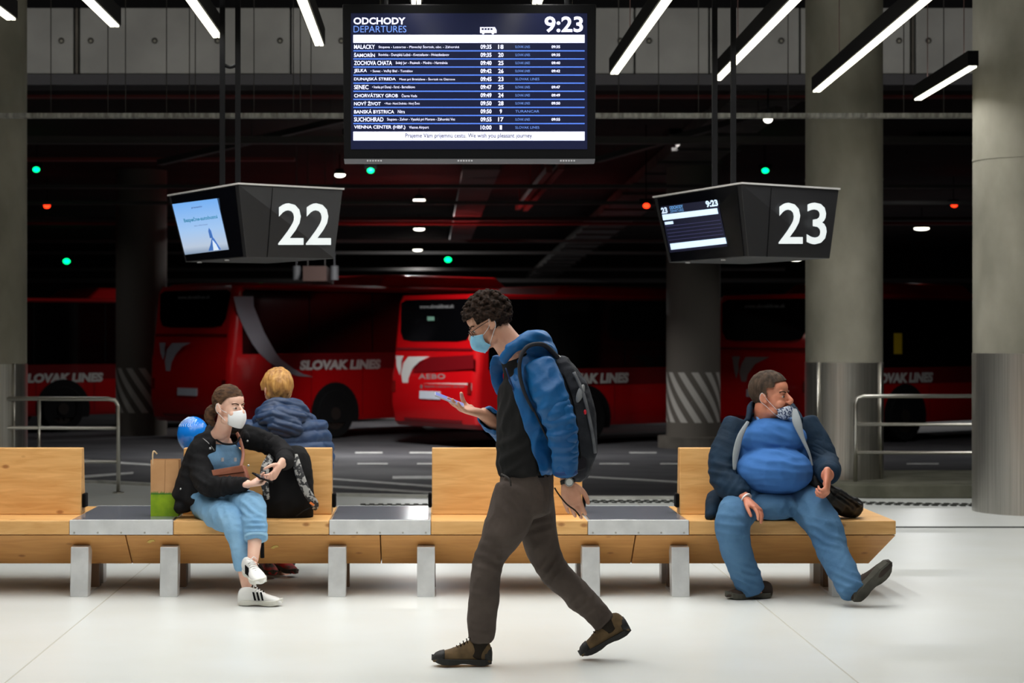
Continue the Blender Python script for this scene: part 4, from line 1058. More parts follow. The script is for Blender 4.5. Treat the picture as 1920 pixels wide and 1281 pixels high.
def shoe(parent, heel, toe, up, length, width, m_up, m_sole, m_lace, name='shoe', height=.105, sole_h=.028, stripes=None, label=None, tongue=True, m_toe=None):
    heel = Vector(heel); X_ = (Vector(toe)-heel).normalized(); Zv = Vector(up); Zv = (Zv-X_*Zv.dot(X_)).normalized(); Y_ = Zv.cross(X_)
    g = lambda x, y, z: heel+X_*x*length+Y_*y+Zv*z
    xs = [0, .04, .12, .25, .38, .5, .62, .74, .86, .95, 1.0]
    ws = [.42, .68, .80, .80, .74, .78, .92, 1.0, .92, .66, .30]
    tp = [.62, .88, .98, 1.0, .93, .78, .64, .53, .46, .38, .22]
    def ring(x, w, h, z0):
        out = []
        for j in range(16):
            a = -pi/2+2*pi*j/16; cy = cos(a); sz = sin(a)
            yy = math.copysign(abs(cy)**.75, cy)*w*width/2*(1-.28*max(0, sz)*(h > .07)); z = z0+(h-z0)*(.5+.5*math.copysign(abs(sz)**.8, sz)); out.append(g(x, yy, z))
        return out
    mb = MB(); vs = []
    for x, w, t in zip(xs, ws, tp): vs += ring(x, w, t*height, sole_h*.25)
    n = 16; k = len(xs)
    fs = [(i*n+j, (i+1)*n+j, (i+1)*n+(j+1) % n, i*n+(j+1) % n) for i in range(k-1) for j in range(n)]+[tuple(range(n)), tuple((k-1)*n+j for j in range(n))]
    mb.add(vs, fs)
    o = mb.build(name, m_up, parent, smooth=True)
    sb = o.modifiers.new('sub', 'SUBSURF'); sb.levels = 1; sb.render_levels = 1
    if label: o['label'] = label
    # sole
    mb = MB(); N = 28; lo = []; hi = []
    def outl(t):
        a = 2*pi*t; x = .5-.5*cos(a); s_ = 1 if sin(a) >= 0 else -1
        i = min(int(x*10), 9); f_ = x*10-i; W_ = [.0, .70, .82, .80, .76, .78, .90, 1.02, .98, .78, .0]; 
        e = sin(a); w = max(.0, (W_[i]*(1-f_)+W_[i+1]*f_)); w = min(w, 1.02*abs(e)**.5*1.0 if abs(e) < .6 else w)
        return x*1.03-.012, s_*w*width/2*1.08
    tops = []; bots = []
    for j in range(N):
        x, y = outl(j/N); lift = .014*max(0, (x-.8)/.2)**1.5+.004*max(0, (.12-x)/.12)
        arch = .006 if .38 < x < .55 else 0
        bots.append(g(x, y*.95, lift+arch)); tops.append(g(x, y, sole_h+lift*1.0))
    mb.add(bots+tops, [tuple(range(N-1, -1, -1)), tuple(range(N, 2*N))]+[(j, (j+1) % N, N+(j+1) % N, N+j) for j in range(N)])
    so = mb.build('sole', m_sole, o, bevel=.002)
    # laces
    if m_lace:
        mb = MB()
        for i in range(5):
            x = .42+i*.055; h = (.90-.052*i*1.6)*height; 
            mb.tube([g(x, -.022, h*.93), g(x+.012, 0, h*1.03+.003), g(x, .022, h*.93)], .0028, n=6)
            mb.tube([g(x, -.022, h*.93), g(x+.05, .022, h*.90)], .0024, n=6)
        for s in (-1, 1):
            mb.tube([g(.40, 0, height*.99), g(.37, s*.022, height*1.10), g(.39, s*.035, height*.95)], .0024, n=6, k=4)
        mb.build('laces', m_lace, o, smooth=True)
    if stripes:
        for side in (-1, 1):
            mb = MB()
            for i in range(3):
                x = .40+i*.085; 
                q = [g(x, 0, 0), ]
                a0 = g(x, side*(.5*width*.80), sole_h+.004); a1 = g(x+.045, side*(.5*width*.80), sole_h+.004); b0 = g(x-.05, side*(.5*width*.60), height*.74); b1 = g(x-.01, side*(.5*width*.60), height*.74)
                slab(mb, [a0, a1, b1, b0], Y_*side, .004, .002)
            mb.build('stripe', stripes, o)
    if m_toe:
        mb = MB(); vs = []
        for x, w, t in zip([.80, .88, .95, 1.0, 1.012], [1.0, .93, .70, .40, .2], [.50, .46, .39, .26, .2]):
            vs += [p for p in ring(x, w*1.03, t*height*1.04, sole_h*.6)]
        mb.add(vs, [(i*n+j, (i+1)*n+j, (i+1)*n+(j+1) % n, i*n+(j+1) % n) for i in range(4) for j in range(n)]+[tuple(range(n)), tuple(4*n+j for j in range(n))])
        mb.build('toe_cap', m_toe, o, smooth=True)
        mb = MB(); vs = []
        for x, w, t in zip([-.012, .0, .05, .12], [.3, .5, .72, .8], [.5, .66, .74, .6]):
            vs += [p for p in ring(x, w*1.04, t*height, sole_h*.6)]
        mb.add(vs, [(i*n+j, (i+1)*n+j, (i+1)*n+(j+1) % n, i*n+(j+1) % n) for i in range(3) for j in range(n)]+[tuple(range(n)), tuple(3*n+j for j in range(n))])
        mb.build('heel_cap', m_toe, o, smooth=True)
    return o
def face_mask(H, parent, m, top_z=-.008, bot_z=-.108, wide=.066, puff=.018, cone=False, loops=True, m_loop=None, drop=0.0):
    mb = MB()
    def surf(u, v, e=0.0):
        a = (u*2-1)
        z = top_z+(bot_z-top_z)*v
        prof = (.100+puff*sin(pi*min(1, v*1.05))**.8-(.020*max(0, v-.6)/.4)) if not cone else (.097+.030*sin(pi*(.12+.76*v))-.016*v)
        wx = wide*(1-.10*v)*(1.0 if not cone else (.86+.14*sin(pi*v)))
        x = wx*sin(a*1.25)/sin(1.25); y = .022+(prof-.022)*max(0, cos(a*1.30))**(.75 if not cone else 1.0)
        z -= .018*abs(a)**1.5*(1-v)*1.0-.020*abs(a)**2*v
        z -= drop*0
        return H(x, y+e, z)
    mb.grid(lambda u, v: surf(u, v), 20, 16)
    o = mb.build('face_mask', m, parent, smooth=True, fix=False)
    so = o.modifiers.new('so', 'SOLIDIFY'); so.thickness = .003; so.offset = 1
    if not cone:
        mb = MB()
        for v in (.32, .5, .68): mb.tube([surf(i/12, v, .0015) for i in range(1, 12)], .0013, n=5)
        mb.build('pleat', m, o, smooth=True)
    mb = MB(); mb.tube([surf(i/12, .0, .001) for i in range(13)], .0016, n=6); mb.tube([surf(i/12, 1., .001) for i in range(13)], .0016, n=6)
    mb.build('mask_edge', m_loop or m, o, smooth=True)
    for s in (0, 1):
        mb = MB(); sg = -1 if s == 0 else 1
        mb.tube([surf(s, .06), H(sg*.075, .010, -.012+.0), H(sg*.088, -.008, .022), H(sg*.087, -.024, .004), H(sg*.084, -.020, -.022), H(sg*.076, .004, -.045), surf(s, .92)], .0014, n=6, k=4)
        mb.build('ear_loop', m_loop or m, o, smooth=True)
    return o
def hair_shell(H, keep, grow=.010, vox=.0045, extra=None, bumps=None, iters=2):
    mb = MB(); E = H.E
    E(mb, (0, -.014, .040), (.074+grow, .094+grow, .086+grow), n=36, m=26)
    if extra: extra(mb)
    me = remesh(mb, vox, iters)
    me = cut_open(me, lambda c, n: not keep(H.loc(c)), 0, 3)
    if bumps: displace(me, bumps)
    return me

# ------------------------------------------------------------------ walking man
M_jblue = mat('blue rain jacket', (0, 96, 158), rough=.55, col2=(0, 82, 142), scale=5, bump=.5, bscale=16)
M_tee = mat('black t-shirt', (34, 33, 33), rough=.9, col2=(26, 26, 26), scale=6, bump=.5, bscale=14)
M_trs = mat('brown grey trousers', (88, 78, 72), rough=.85, col2=(74, 65, 60), scale=5, bump=.5, bscale=20)
M_suede = mat('brown suede', (112, 92, 66), rough=.9, col2=(88, 72, 52), scale=20)
M_rub = mat('black rubber', (30, 29, 28), rough=.7)
M_lace = mat('dark lace', (40, 34, 28), rough=.9)
def walking_man():
    f = Vector((-1, 0, 0)); D = 9.2
    R = root('person', (P(990, 1245, D).x, D, 0), 'man walking left in open blue jacket and brown trousers, looking at his phone', 'person')
    H = Head(P(916, 607, D), (-.875, -.04, -.485), (-.485, 0, .875), 1.0)
    body = MB(); add_head(body, H, P(966, 662, D), .063)
    torso = [P(988, 935, D), P(986, 870, D), P(986, 780, D), P(990, 715, D), P(978, 672, D)]
    limb(body, torso, [(.165, .115), (.15, .115), (.165, .13), (.165, .11), (.10, .07)], hint=f, shrink=.018)
    # near arm (left) and far arm (right)
    nA = [P(1012, 695, 9.03), P(1036, 750, 8.97), P(1054, 805, 8.95), P(1060, 850, 8.96), P(1064, 893, 8.97)]
    fA = [P(985, 700, 9.38), P(972, 760, 9.42), P(960, 815, 9.40), P(930, 795, 9.33), P(903, 774, 9.28)]
    limb(body, nA, [.062, .05, .042, .036, .029]); limb(body, fA, [.06, .05, .043, .036, .029])
    wN = P(1064, 905, 8.97); hand(body, wN, P(1078, 960, 8.95)-wN, Vector((.25, .95, .0)), 1, curl=(.25, .30, .36, .45), tc=.25, s=1.14, thumb_out=.6)
    wF = P(897, 774, 9.27); hand(body, wF, Vector((-.84, -.40, .20)), Vector((.22, -.10, .95)), 1, curl=(.20, .22, .26, .30), tc=.8, s=1.1, thumb_out=.5)
    nL = [P(975, 925, 9.13), P(950, 985, 9.10), P(917, 1055, 9.08), P(908, 1115, 9.10), P(903, 1200, 9.12)]
    fL = [P(1000, 935, 9.29), P(1012, 1000, 9.30), P(1032, 1060, 9.30), P(1078, 1112, 9.30), P(1138, 1172, 9.29)]
    limb(body, nL, [.08, .062, .046, .042, .034]); limb(body, fL, [.08, .062, .046, .042, .034])
    body.ell(P(892, 1226, 9.12), (.05, .028, .018)); body.ell(P(1146, 1182, 9.29), (.03, .025, .025))
    child_mesh('body', remesh(body, .004, 3), M_skin, R)
    add_eyes(H, R)
    # t-shirt
    mb = MB(); limb(mb, [P(986, 884, D), P(986, 840, D), P(988, 780, D), P(988, 715, D), P(972, 680, D), P(960, 662, D)], [(.175, .135), (.172, .140), (.178, .142), (.165, .125), (.10, .088), (.070, .072)], hint=f)
    me = remesh(mb, .008, 5); displace(me, cloth(.010, 7, [((P(950, 850, 9.1)), (.6, 0, -.8), .06, .12, .010), ((P(950, 760, 9.1)), (.9, 0, -.3), .07, .12, .008)], (1, 1, .6)))
    child_mesh('t_shirt', me, M_tee, R)
    mb = MB(); mb.loft([P(948, 668, D), P(985, 652, D)], [(.075, .020), (.085, .02)], hint=(0, 0, 1), n=20); 
    # jacket
    mb = MB()
    limb(mb, [P(992, 878, D), P(990, 830, D), P(992, 770, D), P(996, 710, D), P(990, 676, D)], [(.195, .135), (.19, .145), (.195, .152), (.185, .130), (.12, .10)], hint=f)
    limb(mb, [P(1010, 692, 9.05)]+[nA[1], nA[2], nA[3], P(1060, 888, 8.97)], [.084, .077, .069, .062, .055])
    limb(mb, [P(985, 695, 9.36), fA[1], fA[2], fA[3], P(908, 778, 9.29)], [.085, .078, .066, .058, .048])
    # hood gathered behind the neck and round the collar
    mb.loft([P(942, 678, 9.09), P(956, 656, 9.08), P(980, 640, 9.08), P(1006, 636, 9.12), P(1018, 642, 9.2), P(1006, 636, 9.28), P(980, 640, 9.32), P(956, 656, 9.33), P(942, 678, 9.32)],
            [(.012, .022), (.020, .026), (.030, .030), (.038, .044), (.040, .050), (.038, .044), (.030, .030), (.020, .026), (.012, .022)], hint=(0, 0, 1), n=16, k=4)
    mb.ell(P(1010, 655, D), (.075, .13, .055)); mb.ell(P(1022, 668, D), (.055, .12, .06))
    mb.loft([P(936, 672, 9.33), P(930, 700, 9.34), P(938, 738, 9.34)], [(.014, .040), (.012, .036), (.010, .02)], hint=(1, 0, 0), n=12)
    me = remesh(mb, .0075, 4)
    E_ = [(600, 945), (655, 950), (668, 934), (690, 946), (720, 957), (760, 972), (800, 984), (840, 998), (870, 1008), (900, 1018)]
    def edge_x(y):
        for (ya, xa), (yb, xb) in zip(E_[:-1], E_[1:]):
            if ya <= y <= yb: return xa+(xb-xa)*(y-ya)/(yb-ya)
        return 0
    def pred(c, n):
        x, y = pix(c)
        if c.y > 9.28: return False
        if y < 650 or y > 899: return False
        # keep sleeves
        return x < edge_x(y) and not (c.y < 9.0 and x > edge_x(y)-2)
    me = cut_open(me, pred, .006, 5)
    cr = [(nA[2], (.2, 0, -1), .055, .10, .012), (nA[1], (.5, 0, -.8), .06, .09, .008), (nA[3], (.1, 0, -1), .04, .06, .008), (P(990, 700, 9.05), (.7, 0, .7), .05, .07, .008),
          (P(1000, 820, 9.05), (.95, 0, -.25), .07, .12, .010), (P(1012, 650, 9.1), (.3, 0, 1), .045, .08, .010), (fA[3], (1, 0, .4), .035, .07, .008)]
    displace(me, cloth(.012, 6.5, cr, (1, 1, .55)))
    J = child_mesh('jacket', me, M_jblue, R)
    # cuff edge and zip
    mb = MB(); mb.cyl(P(1060.5, 883, 8.97), P(1061, 890, 8.97), .055, 28); mb.build('cuff', mat('dark blue cuff', (0, 58, 120), rough=.6), J, smooth=True)
    mb = MB(); pts = []
    for y, x in E_[3:-1]:
        pts.append(P(x+2, y, 9.046))
    mb.tube(pts, .004, n=6, k=3); mb.build('zip', mat('navy zip', (0, 40, 90), rough=.6), J, smooth=True)
    # trousers
    mb = MB()
    limb(mb, [P(988, 888, D), P(987, 920, D), P(985, 955, D)], [(.158, .125), (.168, .128), (.165, .118)], hint=f)
    limb(mb, [P(972, 925, 9.12), P(950, 985, 9.10), P(922, 1040, 9.09), P(912, 1080, 9.09), P(906, 1130, 9.10), P(903, 1198, 9.12)], [(.11, .105), (.098, .10), (.078, .078), (.072, .070), (.068, .064), (.062, .056)])
    limb(mb, [P(1000, 935, 9.29), P(1010, 990, 9.30), P(1022, 1040, 9.30), P(1045, 1078, 9.30), P(1085, 1118, 9.30), P(1133, 1168, 9.29)], [(.10, .10), (.088, .088), (.075, .074), (.070, .068), (.066, .064), (.058, .054)])
    me = remesh(mb, .007, 4)
    cr = [(P(918, 1050, 9.02), (.25, 0, 1), .045, .09, .011), (P(905, 1120, 9.04), (.1, 0, 1), .05, .08, .007), (P(902, 1180, 9.05), (0, 0, 1), .035, .05, .008), (P(965, 950, 9.02), (.7, 0, .7), .06, .10, .009),
          (P(1040, 1065, 9.22), (-.8, 0, .6), .04, .08, .012), (P(1100, 1135, 9.22), (-.7, 0, .7), .045, .09, .008), (P(1130, 1165, 9.22), (-.7, 0, .7), .03, .05, .008), (P(1010, 985, 9.2), (-.3, 0, 1), .05, .08, .006)]
    displace(me, cloth(.013, 7, [(c, d_, w_*1.1, r_*.85, h_*.85) for c, d_, w_, r_, h_ in cr], (1, 1, .45)))
    T = child_mesh('trousers', me, M_trs, R)
    mb = MB(); mb.tube([P(940, 889, 9.045), P(955, 898, 9.005), P(958, 912, 8.996)], .004, n=6, k=4); mb.build('pocket_seam', mat('dark seam', (40, 35, 32)), T, smooth=True)
    mb = MB(); mb.loft([P(986, 876, D), P(986, 892, D)], [(.155, .124), (.158, .126)], hint=f, n=28, round_caps=False); mb.build('belt', M_black, R, smooth=False)
    # socks
    mb = MB(); limb(mb, [P(902, 1185, 9.12), P(898, 1216, 9.12), P(893, 1230, 9.12)], [.045, .044, .044]); mb.build('sock', M_lace, R, smooth=True)
    mb = MB(); limb(mb, [P(1132, 1164, 9.29), P(1146, 1180, 9.29)], [.043, .043]); mb.build('sock', M_lace, R, smooth=True)
    # shoes
    h1 = P(921, 1248, 9.12); h1.z = .004; shoe(R, h1, h1+Vector((-1, -.03, .03)), (.03, 0, 1), .275, .10, M_suede, M_rub, M_lace, height=.125, m_toe=M_rub)
    t2 = P(1100, 1236, 9.29); h2 = P(1184, 1180, 9.29)
    shoe(R, h2+Vector((0, 0, -.012)), t2+Vector((0, 0, .014)), (-.55, 0, .83), .265, .10, M_suede, M_rub, M_lace, height=.125, m_toe=M_rub)
    # hair: tight curls over a shell
    def keep(p):
        if p.y > .055: return p.z > .062+.0*(p.x)
        if p.y > -.01: return p.z > (.020 if abs(p.x) > .05 else .05)
        return p.z > -.050+.25*(p.y+.1)*0
    rnd = random.Random(3)
    def extra(mb):
        for i in range(420):
            a = rnd.uniform(0, 2*pi); z = rnd.uniform(-.75, 1); q = sqrt(1-z*z); v = Vector((q*cos(a), q*sin(a), z))
            p = Vector((v.x*.086, v.y*.108-.016, v.z*.102+.042))
            if not keep(p+Vector((0, 0, .004))): continue
            s = rnd.uniform(.008, .0135); H.E(mb, tuple(p*rnd.uniform(.99, 1.07)), (s, s, s), n=8, m=6)
    me = hair_shell(H, lambda p: keep(p), grow=.012, vox=.0035, extra=extra, iters=1, bumps=lambda c, n: float(.004*noise.noise(c*110)+.002*noise.noise(c*260)))
    Hr = child_mesh('hair', me, mat('dark brown curls', (52, 37, 28), rough=.85, col2=(26, 19, 15), scale=70), R)
    # stubble along the jaw
    face_mask(H, R, mat('light blue mask', (150, 208, 236), rough=.8, col2=(132, 192, 226), scale=30), top_z=-.012, bot_z=-.112, wide=.062, puff=.022, m_loop=mat('white loop', (230, 232, 235)))
    # glasses
    mb = MB()
    for s in (-1, 1):
        mb.tube([H(s*.031+.022*cos(a), .101-abs(s*.031+.022*cos(a))*.15, -.002+.016*sin(a)) for a in [2*pi*k/20 for k in range(21)]], .0016, n=6)
        mb.tube([H(s*.052, .094, .004), H(s*.078, .04, .010), H(s*.082, -.012, .010), H(s*.081, -.03, -.004)], .0018, n=6, k=4)
    mb.tube([H(-.010, .101, .002), H(0, .106, .005), H(.010, .101, .002)], .0016, n=6, k=3)
    gl = mb.build('glasses', mat('gunmetal', (70, 62, 58), rough=.3, metal=.8), R, smooth=True)
    # watch on the near wrist, thin strap loop from the other
    c = P(1064.5, 903, 8.97); ax = (P(1076, 960, 8.95)-c).normalized()
    mb = MB(); mb.cyl(c-ax*.010, c+ax*.010, .035, 28); w = mb.build('wristwatch', M_rub, R, bevel=.003, auto=30)
    mb = MB(); q = c+Vector((.004, -.034, 0)); mb.cyl(q, q+Vector((0, -.010, 0)), .021, 28); wc = mb.build('watch_case', mat('silver case', (176, 176, 174), rough=.25, metal=.9), w, bevel=.002)
    mb = MB(); mb.cyl(q+Vector((0, -.010, 0)), q+Vector((0, -.0115, 0)), .015, 24); mb.build('watch_dial', mat('watch dial', (205, 208, 205), rough=.3), w)
    return R, H
WM, WH = walking_man()
# phone in the far hand
a = P(813, 738, 9.22); b = P(872, 762, 9.23); dx = (b-a).normalized(); nrm = Vector((-dx.z, 0, dx.x)).normalized(); nrm = nrm if nrm.z > 0 else -nrm
nrm = (nrm+Vector((0, -.16, 0))).normalized(); sy = nrm.cross(dx).normalized(); Rm = Matrix((dx, sy, nrm)).transposed()
pc = (a+b)/2
ph = root('mobile_phone', pc, 'pale mobile phone held in the walking man\'s raised hand', 'phone')
mb = MB(); mb.box(pc, (.150, .073, .008), M=Rm); mb.build('case', mat('phone case', (188, 186, 196), rough=.35), ph, bevel=.003)
mb = MB(); mb.box(pc+nrm*.0046, (.142, .066, .001), M=Rm); mb.build('screen', mat('phone screen', (120, 130, 190), rough=.1, emit=.5), ph)
# stick / strap in the near hand
st = MB(); st.tube([P(1040, 915, 8.95), P(1046, 925, 8.94), P(1062, 945, 8.93), P(1078, 957, 8.93), P(1087, 968, 8.93)], .0035, n=8, k=4)
tag(st.build('cord', M_lace), 'thin dark cord hanging from the walking man\'s lowered hand', 'cord')
# backpack
M_pack = mat('dark grey pack cloth', (52, 54, 60), rough=.8, col2=(38, 40, 46), scale=9, bump=.2, bscale=200)
M_packl = mat('light grey pack panel', (112, 114, 118), rough=.7, col2=(84, 86, 92), scale=14)
M_strap = mat('pack strap', (46, 47, 52), rough=.8)
bp = root('backpack', P(1080, 885, 9.2), 'dark grey hiking backpack worn by the walking man', 'backpack')
mb = MB()
mb.loft([P(1052, 685, 9.2), P(1064, 720, 9.2), P(1075, 780, 9.2), P(1080, 835, 9.2), P(1077, 876, 9.2)], [(.10, .045), (.135, .078), (.15, .098), (.15, .095), (.13, .075)], hint=(1, 0, 0), n=26, k=5, power=2.6)
mb.loft([P(1088, 720, 9.2), P(1102, 780, 9.2), P(1106, 850, 9.2)], [(.09, .03), (.105, .035), (.10, .03)], hint=(1, 0, 0), n=20, k=5, power=2.6)
me = remesh(mb, .007, 3); displace(me, cloth(.008, 10, [(P(1060, 760, 9.05), (.3, 0, 1), .07, .12, .009), (P(1075, 850, 9.05), (.5, 0, 1), .06, .10, .009)]))
child_mesh('pack_body', me, M_pack, bp)
mb = MB(); mb.loft([P(1068, 840, 9.07), P(1072, 878, 9.07)], [(.075, .018), (.07, .016)], hint=(0, 1, 0), n=18, k=4); me = remesh(mb, .006, 3); displace(me, cloth(.006, 14)); child_mesh('side_pocket', me, mat('mesh pocket', (40, 38, 44), rough=.9), bp)
mb = MB(); mb.tube([P(1076, 698, 9.06), P(1094, 740, 9.045), P(1108, 800, 9.055), P(1116, 850, 9.07)], .008, n=8, k=5); mb.build('piping', M_packl, bp, smooth=True)
mb = MB(); mb.tube([P(1055, 700, 9.07), P(1072, 745, 9.045), P(1082, 800, 9.045), P(1088, 860, 9.05)], .004, n=6, k=5); mb.build('zip', M_black, bp, smooth=True)
mb = MB(); mb.ell(P(1088, 738, 9.05), (.016, .012, .045), Matrix.Rotation(.35, 3, 'Y'), 14, 10); mb.build('reflective_panel', mat('reflective grey', (150, 152, 154), rough=.4), bp, smooth=True)
mb = MB(); mb.ell(P(1097, 773, 9.038), (.007, .006, .012), None, 12, 8); mb.build('red_tag', mat('red tag', (220, 30, 50)), bp, smooth=True)
mb = MB(); mb.loft([P(1040, 668, 9.18), P(1050, 674, 9.18), P(1054, 690, 9.18)], [(.018, .014), (.016, .013), (.01, .01)], n=10, k=4); mb.build('white_cloth', mat('white cloth', (215, 215, 215), rough=.9), bp, smooth=True)
mb = MB(); mb.loft([P(1043, 668, 9.10), P(1022, 648, 9.055), P(1000, 646, 9.02), P(984, 655, 8.995), P(975, 676, 8.985), P(975, 705, 8.985), P(984, 738, 8.985), P(1000, 770, 8.99)], [(.012, .024), (.011, .026), (.010, .027), (.010, .027), (.009, .026), (.009, .025), (.008, .020), (.006, .012)], hint=(0, 1, 0), n=14, k=4, power=3); mb.build('shoulder_strap', M_strap, bp, smooth=True)
mb = MB(); mb.loft([P(1043, 668, 9.30), P(1010, 642, 9.33), P(975, 665, 9.36), P(970, 720, 9.37), P(990, 770, 9.37)], [(.012, .024), (.010, .026), (.010, .026), (.009, .022), (.006, .012)], hint=(0, 1, 0), n=12, k=4, power=3); mb.build('shoulder_strap', M_strap, bp, smooth=True)
mb = MB(); mb.tube([P(1000, 766, 8.985), P(1016, 800, 9.00), P(1040, 850, 9.04)], .005, n=6, k=4); mb.build('webbing', M_strap, bp, smooth=True)

# ------------------------------------------------------------------ seated older man
M_navy = mat('navy jacket', (22, 44, 64), rough=.8, col2=(16, 34, 50), scale=7, bump=.5, bscale=18)
M_lin = mat('grey lining', (150, 156, 160), rough=.8)
M_bt = mat('blue t-shirt', (66, 116, 182), rough=.85, col2=(58, 106, 170), scale=5, bump=.3, bscale=14)
def denim(name, c1, c2): return mat(name, c1, rough=.85, col2=c2, scale=4.5, bump=.55, bscale=22, contrast=(.3, .7))
M_jean = denim('blue jeans', (62, 98, 134), (84, 122, 156))
M_jean2 = denim('light blue jeans', (112, 158, 196), (140, 182, 214))
M_bsho = mat('brown shoe', (58, 48, 42), rough=.8, col2=(44, 37, 33), scale=14)
M_gsole = mat('grey rubber sole', (84, 82, 74), rough=.8, col2=(70, 68, 62), scale=18)
def old_man():
    f = Vector((0, -1, 0))
    R = root('person', (P(1445, 1125, 11.6).x, 11.6, 0), 'heavy older man in blue t-shirt and open navy jacket seated on the bench', 'person')
    H = Head(P(1446, 744, 11.66), (.83, -.56, .04), (-.03, .0, 1), 1.17)
    body = MB(); add_head(body, H, P(1440, 795, 11.78), .066)
    limb(body, [P(1448, 930, 11.72), P(1448, 890, 11.70), P(1447, 835, 11.71), P(1446, 800, 11.75)], [(.20, .13), (.20, .15), (.20, .14), (.14, .09)], hint=f, shrink=.02)
    rA = [P(1378, 805, 11.75), P(1362, 850, 11.68), P(1358, 895, 11.58), P(1380, 920, 11.48), P(1398, 936, 11.40)]
    lA = [P(1515, 800, 11.75), P(1532, 835, 11.70), P(1546, 868, 11.62), P(1552, 885, 11.48), P(1551, 893, 11.36)]
    limb(body, rA, [.06, .055, .05, .042, .036]); limb(body, lA, [.055, .055, .05, .042, .036])
    w = P(1400, 938, 11.38); hand(body, w, P(1437, 968, 11.27)-w, Vector((-.55, .2, -.8)), -1, curl=(.30, .34, .40, .46), tc=.2, s=1.16, thumb_out=.5)
    w = P(1551, 893, 11.34); hand(body, w, Vector((-.12, -.45, -.85)), Vector((-.9, .3, -.1)), 1, curl=(1.0, 1.1, 1.15, 1.2), tc=.6, s=1.12, thumb_out=.5)
    rL = [P(1405, 930, 11.68), P(1385, 955, 11.5), P(1374, 992, 11.36), P(1390, 1050, 11.38), P(1413, 1100, 11.42)]
    lL = [P(1490, 930, 11.68), P(1522, 955, 11.5), P(1548, 1003, 11.33), P(1575, 1055, 11.2), P(1604, 1108, 11.08)]
    limb(body, rL, [.085, .07, .055, .05, .038]); limb(body, lL, [.085, .07, .055, .05, .038])
    body.ell(P(1418, 1110, 11.43), (.045, .03, .02))
    child_mesh('body', remesh(body, .0045, 3), M_skin2, R); add_eyes(H, R)
    # shirt: chest over a big belly
    mb = MB()
    limb(mb, [P(1448, 930, 11.70), P(1450, 905, 11.70), P(1447, 860, 11.71), P(1446, 815, 11.73), P(1445, 788, 11.75)], [(.19, .15), (.215, .17), (.225, .17), (.22, .145), (.13, .10)], hint=f)
    mb.ell(P(1452, 884, 11.58), (.232, .225, .150)); mb.ell(P(1449, 822, 11.64), (.205, .145, .125))
    me = remesh(mb, .008, 4)
    displace(me, cloth(.004, 6, [(P(1452, 853, 11.42), (.12, 0, 1), .05, .13, .010), (P(1460, 800, 11.5), (.5, 0, 1), .06, .10, .006), (P(1450, 945, 11.45), (0, 0, 1), .035, .14, .007)]))
    S = child_mesh('t_shirt', me, M_bt, R)
    mb = MB(); pts = []
    mb.tube([P(1417, 772, 11.72), P(1425, 793, 11.61), P(1446, 803, 11.56), P(1470, 800, 11.57), P(1484, 785, 11.66)], .010, n=8, k=5); mb.build('neckband', mat('pale neckband', (112, 150, 205), rough=.85), S, smooth=True)
    # jacket
    mb = MB()
    limb(mb, [P(1446, 945, 11.74), P(1446, 905, 11.73), P(1446, 850, 11.735), P(1446, 805, 11.76), P(1444, 780, 11.78)], [(.262, .14), (.262, .175), (.258, .175), (.235, .15), (.14, .11)], hint=f)
    limb(mb, [P(1384, 800, 11.77)]+rA[1:4]+[P(1392, 931, 11.43)], [.095, .098, .088, .078, .062]); limb(mb, [P(1508, 798, 11.77)]+lA[1:4]+[P(1552, 889, 11.42)], [.095, .090, .082, .075, .062])
    mb.loft([P(1340, 935, 11.75), P(1336, 958, 11.60), P(1332, 966, 11.56)], [(.05, .06), (.045, .05), (.03, .04)], hint=f, n=14)
    mb.loft([P(1402, 792, 11.60), P(1408, 768, 11.70), P(1418, 757, 11.84), P(1446, 752, 11.90), P(1474, 760, 11.84), P(1490, 772, 11.70), P(1500, 790, 11.62)], [(.022, .034), (.02, .034), (.02, .03), (.02, .03), (.02, .03), (.02, .034), (.02, .034)], hint=(0, 0, 1), n=12, k=4)
    me = remesh(mb, .0075, 4)
    Lx = [(740, 1412), (765, 1410), (785, 1408), (800, 1396), (830, 1386), (860, 1380), (900, 1382), (930, 1390), (1000, 1400)]
    Rx = [(740, 1484), (765, 1484), (785, 1492), (830, 1512), (880, 1524), (930, 1528), (1000, 1530)]
    def ip(T_, y):
        for (ya, xa), (yb, xb) in zip(T_[:-1], T_[1:]):
            if ya <= y <= yb: return xa+(xb-xa)*(y-ya)/(yb-ya)
        return None
    def pred(c, n):
        x, y = pix(c)
        if c.y > 11.80 or y < 745: return False
        a, b = ip(Lx, y), ip(Rx, y)
        if a is None: return False
        if (c-rA[3]).length < .10 or (c-P(1392, 931, 11.43)).length < .10 or (c-P(1395, 925, 11.46)).length < .11: return False
        return a < x < b
    me = cut_open(me, pred, .008, 5)
    displace(me, cloth(.010, 6, [(rA[2], (.1, 0, 1), .06, .11, .012), (rA[1], (.3, 0, 1), .06, .09, .008), (lA[2], (.5, 0, 1), .05, .10, .010), (rA[3], (1, 0, -.6), .04, .07, .009)], (1, 1, .6)))
    J = child_mesh('jacket', me, M_navy, R)
    mb = MB(); mb.loft([P(1402, 792, 11.54), P(1388, 818, 11.52), P(1380, 850, 11.52), P(1377, 880, 11.52)], [(.006, .010), (.008, .018), (.008, .020), (.006, .010)], hint=(1, 0, 0), n=10, k=4); mb.build('lining', M_lin, J, smooth=True); mb = MB()
    mb.loft([P(1490, 768, 11.58), P(1494, 790, 11.53), P(1504, 820, 11.51), P(1517, 850, 11.50), P(1523, 872, 11.50)], [(.006, .014), (.008, .028), (.008, .014), (.008, .008), (.005, .005)], hint=(1, 0, 0), n=10, k=4); mb.build('lining', M_lin, J, smooth=True)
    # jeans
    mb = MB()
